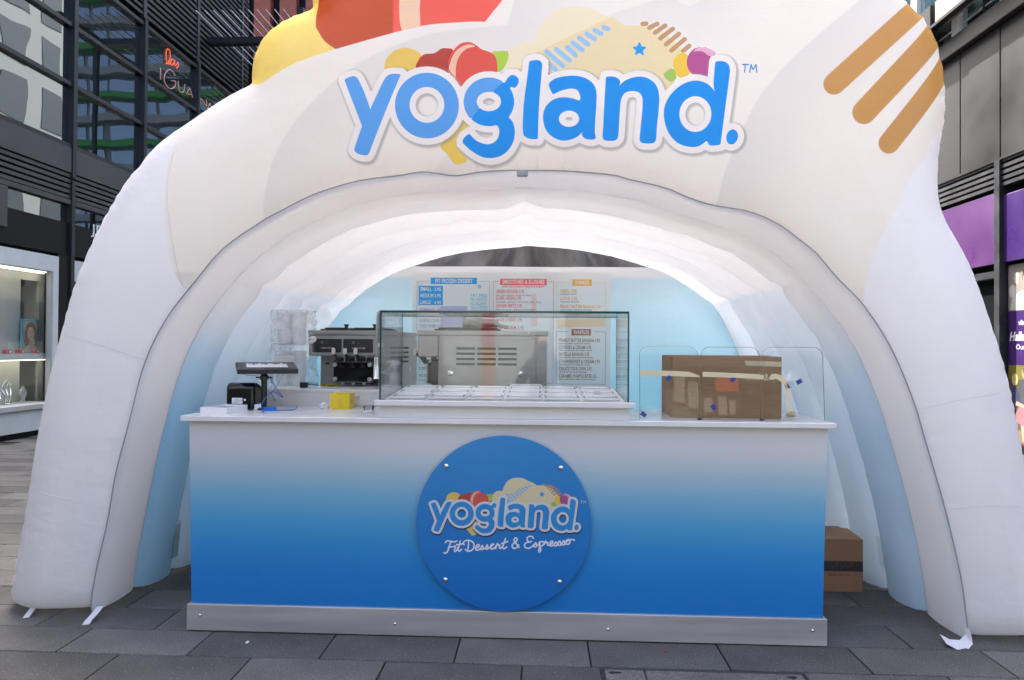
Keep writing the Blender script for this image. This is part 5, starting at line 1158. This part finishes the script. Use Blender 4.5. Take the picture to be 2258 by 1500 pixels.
flatx(pq, 'nose', [(.018, .375), (.028, .33), (.012, .33)], .0061, (.44, .26, .18)); flatx(pq, 'lips', E_(.02, .302, .024, .010, 14), .0062, (.42, .10, .09)); flatx(pq, 'hand', [(.05, .15), (.11, .17), (.10, .26), (.06, .285), (.035, .25)], .0055, (.60, .40, .29)); flatx(pq, 'hair_lock', [(.075, .50), (.11, .40), (.10, .25), (.13, .12), (.15, .3), (.13, .48)], .0064, (.16, .09, .04))
M['red_box'] = pbr('red_gift_box', (.42, .02, .025), .4, var=.05)
for y, s_, lb_ in ((6.55, .075, 'red gift box at the left end of the jewellery window shelf'), (6.80, .08, 'larger red gift box beside the white necklace bust'), (7.12, .075, 'red gift box lying under the blue framed portrait')):
    g = thing('gift_box', lb_, 'gift box', (XLb-.20, y, 1.2505), .2, 'red boxes in the jewellery window'); bx('box', M['red_box'], g, -s_/2, s_/2, -s_*.7, s_*.7, 0, s_*.8, .004); B().lathe([(.001, 0), (.022, .0), (.022, .002), (.001, .002)], 14, Matrix.Translation((s_/2+.001, .01, s_*.4)) @ Matrix.Rotation(math.pi/2, 4, 'Y')).build('emblem', M['sign_white'], g)
def bust(label, y, z, s_):
    g = thing('necklace_bust', label, 'display stand', (XLb-.30, y, z)); b = B(); b.prism([(-.05, 0), (.05, 0), (.04, .02), (.022, .05), (.07, .14), (.055, .2), (.022, .235), (.018, .28), (-.018, .28), (-.022, .235), (-.055, .2), (-.07, .14), (-.022, .05), (-.04, .02)], -.02, .02, M=Matrix.Rotation(math.pi/2, 4, 'Z') @ Matrix.Diagonal((s_, s_, s_, 1))); b.build('bust', M['shop_white'], g)
bust('white necklace bust on the upper jewellery shelf', 6.72, 1.2505, .62); bust('white necklace bust on the lower jewellery shelf, near the frame', 7.0, .4905, .9)
for k, (y, s_) in enumerate(((6.2, 1.1), (6.42, .8), (6.62, 1.2))):
    g = thing('silver_ornament', ('tall twisted silver ornament', 'small twisted silver ornament', 'largest twisted silver ornament')[k]+' on the lower jewellery window sill', 'ornament', (XLb-.25, y, .4905)); b = B()
    for j in range(3): b.tube(cr3([(0, .03*j-.03, 0), (.03, .05*j-.06, .1*s_), (-.02, .08*j-.07, .2*s_), (.02, .04*j-.03, .3*s_-.03*j)]), .012, 6)
    b.lathe([(.05, 0), (.05, .012), (.02, .016)], 16); b.build('figure', M['chrome'], g, True)
# louvred upper part and the neon lettering
for k in range(34): lbx('slat', M['mullion'], 3.0, YE, 7.80+k*.125, 7.865+k*.125, -.3, .01)
for y in (9.6, 11.66, 13.9): lbx('louver_post', M['dark_clad'], y-.05, y+.05, 7.76, 12.1, -.34, .03)
neon = thing('neon_sign', 'neon lettering in orange and pale pink on the upper left windows', 'neon sign', (XLb-.03, 0, 0))
def neon_mat(n, c, s_): return pbr(n, tuple(x*.25 for x in c), .3, var=0, emit=(c, s_))
no, npk = neon_mat('neon_orange', (1.0, .16, .05), .10), neon_mat('neon_pink', (.9, .55, .48), .04)
def onX(u, v): p = at(u, v, X=XLb-.03); return (0, p[1], p[2])
LAS = [[(365,141),(371,138),(375,125),(374,112),(369,108),(366,118),(367,135),(373,142),(377,136)], [(384,133),(379,131),(375,138),(378,144),(383,140),(385,133),(385,143),(388,145)], [(388,144),(392,138),(393,146),(389,151)]]
for i, l in enumerate(LAS): B().tube(cr3([onX(*p) for p in l]), .014, 5).build('neon_letter', no, neon, True)
IG = [[(354,150),(354,176)], [(386,168),(381,158),(373,154),(365,162),(362,175),(368,190),(378,196),(386,190),(387,180),(378,178)], [(393,179),(394,196),(399,203),(405,202),(408,186)], [(411,207),(419,194),(425,216)], [(414,207),(422,209)], [(443,232),(443,218),(455,234),(455,220)], [(457,240),(463,228),(468,245)], [(459,238),(466,240)], [(476,238),(471,237),(472,243),(477,247),(474,252)]]
for l in IG: B().tube([onX(*p) for p in l] if len(l) < 4 else cr3([onX(*p) for p in l]), .009, 5).build('neon_letter', npk, neon, True)
# white rods on black beams beyond
M['rod'] = pbr('white_rod', (.62, .64, .66), .4, var=0); M['terra'] = pbr('terracotta', (.28, .075, .045), .7, var=.25, vscale=3, bmp=.2)
M['beam'] = pbr('black_beam', (.012, .012, .013), .5, var=0)
pg_ = thing('rod_canopy', 'canopy of thin white rods on black beams above the far corner', 'canopy', (0, 0, 8.55))
for k in range(11):
    x = -7.25+k*.19; B().cyl((x, 10.9, 0), (x, 19.5, 0), .0105, n=6).build('rod', M['rod'], pg_)
for y in (12.2, 14.6, 17.2): B().box(-7.6, -4.9, y-.09, y+.09, -.16, -.015).build('beam', M['beam'], pg_)
B().box(-5.05, -4.92, 10.9, 19.5, -.12, .04).build('edge_beam', M['beam'], pg_)
for y in (12.2, 17.2): B().box(-5.02, -4.93, y-.05, y+.05, -8.55, -.161).build('post', M['beam'], pg_)
tb_ = thing('terracotta_building', 'building with brick red terracotta fins behind the white rods', 'building', (-10, 23, 0))
bx('wall', M['fascia'], tb_, -9, 2.2, 0, 8, 0, 46)  # height raised out of view to block sun from the left paving
for k in range(8):
    f = thing; o = bx('terracotta_fin', M['terra'], tb_, -6.2+k*1.02, -5.55+k*1.02, -.35, -.01, 0, 46)
for z in (5, 9, 13, 17): bx('floor_band', M['fascia'], tb_, -9, 2.2, -.36, -.352, z-.2, z+.2)
sb_ = thing('stone_building', 'pale grey stone faced building glimpsed behind the tent top', 'building', (-6.2, 30, 0))
M['pale_stone'] = pbr('pale_stone', (.33, .35, .36), .6, var=.15, vscale=8, bmp=.1)
bx('wall', M['pale_stone'], sb_, -6, 3, .02, 10, 0, 16.5)
for k in range(9): bx('stone_panel', M['pale_stone'], sb_, -5.6+k*.95, -4.68+k*.95, -.03, .0, 4, 16.4)
bx('dark_return', M['fascia'], sb_, -2.2, 3.0, -3.5, -.04, 0, 26); bx('blue_pane', M['win'], sb_, -2.16, -1.6, -3.53, -3.51, 8, 26)

# ------------------------------------------------------------------ right building
XRb = 6.75
rbd = thing('panelled_building', 'dark panelled building on the right with purple shop signs below', 'building', (XRb, 0, 0))
M['bronze'] = pbr('bronze_panel', (.026, .025, .0225), .40, .35, var=.15, vscale=.8)
M['purple'] = pbr('purple_panel', (.066, .02, .09), .35, var=.08, vscale=1.2); M['violet'] = pbr('violet_panel', (.034, .012, .085), .35, var=.08, vscale=1.2)
def rbx(name, mat, y0, y1, z0, z1, d0=0.0, d1=.3, parent=None, bev=0): return bx(name, mat, parent or rbd, d0, d1, y0, y1, z0, z1, bev)
rbx('wall', M['dark_clad'], -2, 24, 0, 6.3, .35, 9); rbx('parapet', M['bronze'], -2, 24, 6.10, 6.37, -.10, .34, bev=.01)
pys = [2.1, 3.66, 5.22, 6.77, 7.71, 9.3, 10.9, 12.5, 14.1, 15.7]
for i in range(len(pys)-1): rbx('cladding_panel', M['bronze'], pys[i]+.012, pys[i+1]-.012, 4.17, 6.085, -.0, .1, bev=.004)
rbx('panel_back', M['fascia'], -2, 24, 4.1, 6.09, .11, .34)
for k in range(5): rbx('louver', M['dark_clad'], 2, 16, 3.75+k*.085, 3.80+k*.085, -.02+.0, .2)
rbx('louver_sill', M['bronze'], 2, 16, 4.13, 4.165, -.04, .2); rbx('louver_back', M['fascia'], 2, 16, 3.70, 4.13, .21, .34)
for y in (3.66, 5.22, 6.77, 9.3): rbx('pier', M['mullion'], y-.055, y+.055, 0, 4.128, -.05, .3)
rbx('sign_panel', M['purple'], 6.83, 9.24, 2.66, 3.69, .0, .08, bev=.006); rbx('sign_panel', M['violet'], 5.28, 6.71, 2.66, 3.62, .0, .08, bev=.006); rbx('sign_panel', M['violet'], 3.72, 5.16, 2.66, 3.62, .0, .08, bev=.006)
rbx('shop_pane', M['win2'], 6.83, 9.24, .1, 2.6, .1, .12); rbx('shop_pane', M['win2'], 3.72, 5.16, .1, 2.6, .1, .12); rbx('door_rail', M['mullion'], 6.83, 9.24, 2.46, 2.56, .02, .1); rbx('plinth', M['fascia'], 2, 16, .0, .1, .02, .3); rbx('shop_light', M['shop_white'], 7.0, 7.3, .3, 1.3, .05, .09)
# window posters: print on a flat panel facing the street
wp = rbx('window_poster', M['violet'], 5.30, 6.70, .10, 2.62, .06, .09)
def fr(name, pts, off, col): return B().add([(.0598-off, y, z) for y, z in pts], [tuple(range(len(pts)))]).build(name, flat('poster_'+name+str(int(col[0]*99)), tuple(x*.62 for x in col), .4), wp)
fr('photo', [(5.31, 1.96), (6.69, 1.96), (6.69, 2.61), (5.31, 2.61)], .001, (.34, .30, .26)); fr('light_patch', E_(6.52, 2.42, .05, .08), .0015, (.75, .66, .52)); fr('light_patch', E_(6.05, 2.52, .2, .07), .0015, (.5, .47, .42))
fr('jumper', [(6.66, 1.97), (6.60, 2.15), (6.42, 2.24), (6.25, 2.22), (6.0, 2.2), (5.8, 1.97)], .002, (.62, .62, .60)); fr('glove', E_(6.60, 2.24, .07, .09), .0025, (.68, .69, .68)); fr('hair', E_(6.27, 2.42, .13, .17), .003, (.07, .045, .035)); fr('face', E_(6.30, 2.36, .095, .135), .0035, (.55, .35, .26)); fr('smile', E_(6.305, 2.31, .035, .014, 14), .004, (.75, .70, .66)); fr('eye', E_(6.335, 2.39, .013, .008, 10), .004, (.03, .02, .02)); fr('eye', E_(6.265, 2.39, .013, .008, 10), .004, (.03, .02, .02)); fr('scarf', [(6.36, 2.22), (6.2, 2.2), (6.16, 2.06), (6.3, 2.02), (6.4, 2.1)], .0042, (.55, .56, .50))
fr('ground', [(5.31, .12), (6.69, .12), (6.69, 1.20), (5.31, 1.20)], .001, (.10, .085, .05)); fr('foliage', [(5.31, 1.02), (6.69, 1.0), (6.69, 1.20), (5.31, 1.20)], .0014, (.19, .17, .03))
fr('adult_dress', [(6.52, .55), (6.42, .80), (6.44, .98), (6.36, 1.02), (6.22, 1.0), (6.16, .8), (6.20, .5)], .002, (.075, .085, .12)); fr('adult_head', E_(6.36, 1.09, .055, .07), .0025, (.50, .33, .25)); fr('adult_hair', E_(6.33, 1.13, .06, .06), .003, (.05, .035, .03)); fr('tutu', [(6.60, .42), (6.46, .64), (6.30, .66), (6.12, .52), (6.14, .42), (6.36, .36)], .0032, (.48, .18, .20)); fr('child_head', E_(6.55, 1.0, .065, .085), .0034, (.60, .44, .20)); fr('child_body', [(6.66, .62), (6.63, .86), (6.54, .92), (6.47, .8), (6.5, .62)], .003, (.05, .06, .16)); fr('arm', [(6.52, .70), (6.30, .64), (6.30, .60), (6.54, .64)], .0042, (.56, .38, .29)); fr('leg', [(6.44, .40), (6.40, .15), (6.35, .15), (6.37, .40)], .003, (.55, .37, .29)); fr('leg', [(6.30, .40), (6.30, .16), (6.25, .16), (6.24, .40)], .003, (.53, .35, .27)); fr('warm_light', [(5.31, .12), (6.69, .12), (6.69, .3), (5.31, .3)], .0013, (.40, .17, .04))
def wtext(body, yr, z, h, wid, shear=0.0, bold=.02):
    V, F_ = text2d(body, 1, 1, bold=bold, shear=shear); wt = max(v[0] for v in V)
    return B().add([(.0598-.0025, yr-v[0]/wt*wid, z+v[1]/.73*h) for v in V], F_)
wtext('Hallmark', 6.665, 1.545, .125, .56, .25, .03).build('poster_lettering', M['sign_white'], wp); wtext('Outlet', 6.53, 1.42, .075, .28, 0, .0).build('poster_lettering', M['sign_white'], wp)
cb = B(); cy, cz = 6.42, 1.76
cb.add([(.0572, cy+.045, cz), (.0572, cy-.045, cz), (.0572, cy-.06, cz+.055), (.0572, cy-.028, cz+.028), (.0572, cy, cz+.075), (.0572, cy+.028, cz+.028), (.0572, cy+.06, cz+.055)], [(0, 1, 2, 3, 4, 5, 6)]); cb.build('crown_emblem', M['sign_white'], wp)
# upper storey with white columns under a brown overhang
ub = rbx('upper_wall', M['dark_clad'], -2, 24, 6.3, 11, 1.2, 9)
M['upper_win'] = mirror_glass('upper_window_glass', (.05, .10, .12), .6, .02, .7, (.75, .92, 1.0)); M['col_white'] = pbr('white_column', (.66, .66, .66), .5, var=.05)
ycs = [3.0, 4.2, 5.4, 6.6, 7.75, 8.95, 10.1]
for y in ycs: rbx('white_column', M['col_white'], y-.09, y+.09, 6.38, 8.2, -.06, .12)
for i in range(len(ycs)-1):
    y0, y1 = ycs[i]+.095, ycs[i+1]-.095; ym = y0+(y1-y0)*.45
    rbx('window_pane', M['upper_win'], y0, ym-.02, 6.40, 8.2, .03, .05); o = rbx('window_pane', M['upper_win'], ym+.02, y1, 6.40, 8.2, .01, .03); rbx('window_frame', M['mullion'], ym-.02, ym+.02, 6.38, 8.2, -.01, .07)
    rbx('window_rail', M['pale_frame'], y0, y1, 6.52, 6.55, .0, .009)
M['brown_soffit'] = pbr('brown_soffit', (.20, .165, .13), .55, var=.15)
ov = rbx('overhang', M['brown_soffit'], 1.0, 7.9, 6.66, 7.0, -.28, -.07); rbx('overhang_edge', M['fascia'], 1.0, 8.0, 6.61, 6.657, -.30, -.18); rbx('overhang_end', M['fascia'], 8.005, 9.3, 6.55, 7.0, -.3, .35)

# ------------------------------------------------------------------ what the left windows mirror: a white block and a hotel down the street
M['render_white'] = pbr('white_render', (.25, .26, .26), .7, var=.08, vscale=.3); M['block_win'] = mirror_glass('block_window', (.012, .016, .022), .10, .02, .5)
wb = thing('white_apartment_block', 'white rendered block with dark square windows seen mirrored in the left windows', 'building', (17.5, 30, 0))
bx('wall', M['render_white'], wb, 0, 9, 0, 12.2, 0, 34)
for f_ in range(9):
    for k in range(4):
        bx('window', M['block_win'], wb, -.03, -.005, .8+k*3.0, 2.7+k*3.0, 1.6+f_*3.5, 4.1+f_*3.5)
ht = thing('hotel_tower', 'white hotel with green bands and blue windows seen mirrored in the left windows', 'building', (10, 78, 0))
M['green_band'] = pbr('green_band', (.03, .22, .03), .5, var=.05); M['hotel_win'] = mirror_glass('hotel_window', (.07, .13, .26), .3, .02, .5)
bx('wall', M['render_white'], ht, 0, 56, .6, 14, 0, 58)
for f_ in range(18):
    z = 2+f_*3.0
    bx('balcony_band', M['render_white'], ht, -.3, 56, -.5, .55, z-.45, z+.45) if f_ % 2 else bx('green_band', M['green_band'], ht, -.3, 56, -.6, .55, z-.4, z+.4)
    for k in range(18): bx('window', M['hotel_win'], ht, .3+k*3.1, 2.9+k*3.1, .45, .59, z+.5, z+2.5)
# shops across the square, behind the camera: only their reflections show
sh = thing('shop_terrace', 'shop terrace across the square that shows as reflections in the clear screens', 'building', (0, -13.5, 0))
bx('wall', pbr('terrace_stone', (.10, .10, .10), .6, var=.1), sh, -16, 16, -8, 0, 0, 9)
M['lit_shop'] = pbr('lit_shop_window', (.13, .125, .11), .5, var=.1, emit=((1.0, .93, .8), .10)); M['red_shop'] = pbr('red_shop_panel', (.3, .03, .01), .4, var=.05, emit=((1.0, .12, .03), .12))
for k in range(8): bx('shop_window', M['win2'] if k % 3 else M['lit_shop'], sh, -14+k*3.6, -11.2+k*3.6, .0, .02, .2, 2.8)
for x0, x1, z0, z1 in ((3.45, 3.7, 2.45, 3.1), (3.78, 4.1, 2.3, 2.95), (4.15, 4.35, 2.2, 2.55), (4.5, 4.7, 2.15, 2.6), (4.76, 4.9, 2.15, 2.5)): bx('lit_window', M['lit_shop'], sh, x0, x1, .045, .06, z0, z1)
bx('pale_front', pbr('pale_shop_front', (.30, .32, .30), .6, var=.1), sh, -2.2, .75, .025, .045, .2, 2.8); bx('red_panel', M['red_shop'], sh, 4.45, 5.0, .045, .06, 2.72, 3.05); bx('fascia', M['fascia'], sh, -15, 15, .0, .04, 2.85, 3.7)
V, F_ = text2d('Villeroy & Boch', 1.0, 1.0, bold=.01); wt = max(v[0] for v in V); B().add([(6.45-v[0]/wt*1.3, .045, 3.0+v[1]*.26) for v in V], F_).build('fascia_lettering', M['sign_white'], sh)
bn = thing('banner_stand', 'tall red and orange banner stand across the square, seen only as a reflection', 'banner', (-.78, -9, 0))
bx('red_cloth', pbr('banner_red', (.30, .03, .03), .6, var=0), bn, -.12, .12, -.01, .01, 1.4, 2.4); bx('orange_cloth', pbr('banner_orange', (.38, .2, .05), .6, var=0), bn, -.12, .12, -.01, .01, .45, 1.399); B().cyl((0, -.02, 0), (0, -.02, 2.4), .02, n=10).build('pole', M['mullion'], bn); bx('foot', M['mullion'], bn, -.25, .25, -.2, .2, 0, .03, .01)
# ------------------------------------------------------------------ the photographer, whose dark figure shows mirrored in the glass case
PB_ = Vector((CAM[0]+.01, -3.60, 0))
per = thing('person', 'person in a dark top holding a camera up, mirrored in the glass case', 'person', PB_)
M['skin'] = pbr('skin', (.42, .26, .19), .5, var=.05); M['dark_top'] = pbr('dark_top', (.018, .02, .024), .85, var=.2, vscale=20); M['jeans'] = pbr('jeans', (.03, .04, .07), .85, var=.2, vscale=20); M['hair'] = pbr('dark_hair', (.03, .018, .012), .55, var=.3, vscale=40)
def skin_body(name, pts, edges, rad, mat, parent, root=0, sub=2):
    me = bpy.data.meshes.new(name); me.from_pydata(pts, edges, []); o = link(name, me, mat, parent)
    md = o.modifiers.new('skin', 'SKIN'); md.use_smooth_shade = True
    for i, r in enumerate(rad): me.skin_vertices[0].data[i].radius = r if isinstance(r, tuple) else (r, r)
    me.skin_vertices[0].data[root].use_root = True
    s_ = o.modifiers.new('sub', 'SUBSURF'); s_.levels = sub; s_.render_levels = sub; return o
pts = [(0,0,.80), (0,0,.98), (0,.0,1.15), (0,.01,1.27), (0,.02,1.34),
 (-.13,.0,1.24), (-.24,.05,1.02), (-.10,.20,1.31), (.13,.0,1.24), (.24,.05,1.02), (.10,.20,1.31),
 (-.09,0,.74), (-.10,.02,.43), (-.11,-.02,.08), (-.11,.10,.035), (.09,0,.74), (.10,.02,.43), (.11,-.02,.08), (.11,.10,.035)]
edges = [(0,1),(1,2),(2,3),(3,4),(3,5),(5,6),(6,7),(3,8),(8,9),(9,10),(0,11),(11,12),(12,13),(13,14),(0,15),(15,16),(16,17),(17,18)]
rad = [(.15,.11),(.135,.10),(.155,.105),(.12,.08),.052,.06,.047,.03,.06,.047,.03,.09,.06,.042,.035,.09,.06,.042,.035]
skin_body('body', pts, edges, rad, M['dark_top'], per)
b = B(); b.sphere((0,.035,1.44), .088, 20, 14, sc=(.86,1.02,1.2)); hd_ = b.build('head', M['skin'], per, True)
b = B(); b.sphere((0,.005,1.465), .10, 20, 14, sc=(.92,.98,1.12)); b.sphere((0,-.045,1.36), .08, 14, 10, sc=(1.0,.6,1.4)); b.build('hair', M['hair'], hd_, True)
for sx in (-1, 1):
    B().sphere((sx*.076,.03,1.43), .018, 10, 8, sc=(.5,.8,1.4)).build('ear', M['skin'], hd_, True)
    P_ = [(sx*.10,.20,1.315),(sx*.085,.215,1.35)]; R_ = [.028,.03]; E_l = [(0,1)]
    skin_body('palm', P_+[(sx*.075,.225,1.385)], [(0,1),(1,2)], R_+[.026], M['skin'], per)
    for k in range(4):
        y = .245-.016*k*0; z = 1.365+.017*k; l = (.9, 1.0, .95, .8)[k]
        skin_body('finger', [(sx*.080,.225,z-.01),(sx*.088,.252,z),(sx*.070,.272*1.0,z+.004),(sx*(.070-.03*l),.276,z+.003)], [(0,1),(1,2),(2,3)], [.010,.009,.0085,.007], M['skin'], per, sub=1)
    skin_body('thumb', [(sx*.07,.215,1.36),(sx*.055,.20,1.375),(sx*.04,.195,1.39)], [(0,1),(1,2)], [.012,.010,.008], M['skin'], per, sub=1)
B().sphere((0,.125,1.435), .016, 10, 8, sc=(.8,1,1.3)).build('nose', M['skin'], hd_, True)
cm = thing('photo_camera', 'black camera held at the face of the person, mirrored in the glass case', 'camera', PB_+Vector((0, .20, 1.365)))
bx('camera_body', M['black_plastic'], cm, -.065, .065, 0, .045, -.01, .075, .008); bx('finder', M['black_plastic'], cm, -.022, .022, .003, .043, .0755, .10, .006)
b = B(); b.cyl((0,.0455,.035), (0,.075,.035), .033, n=24); b.build('lens', M['black_gloss'], cm, True, 30)
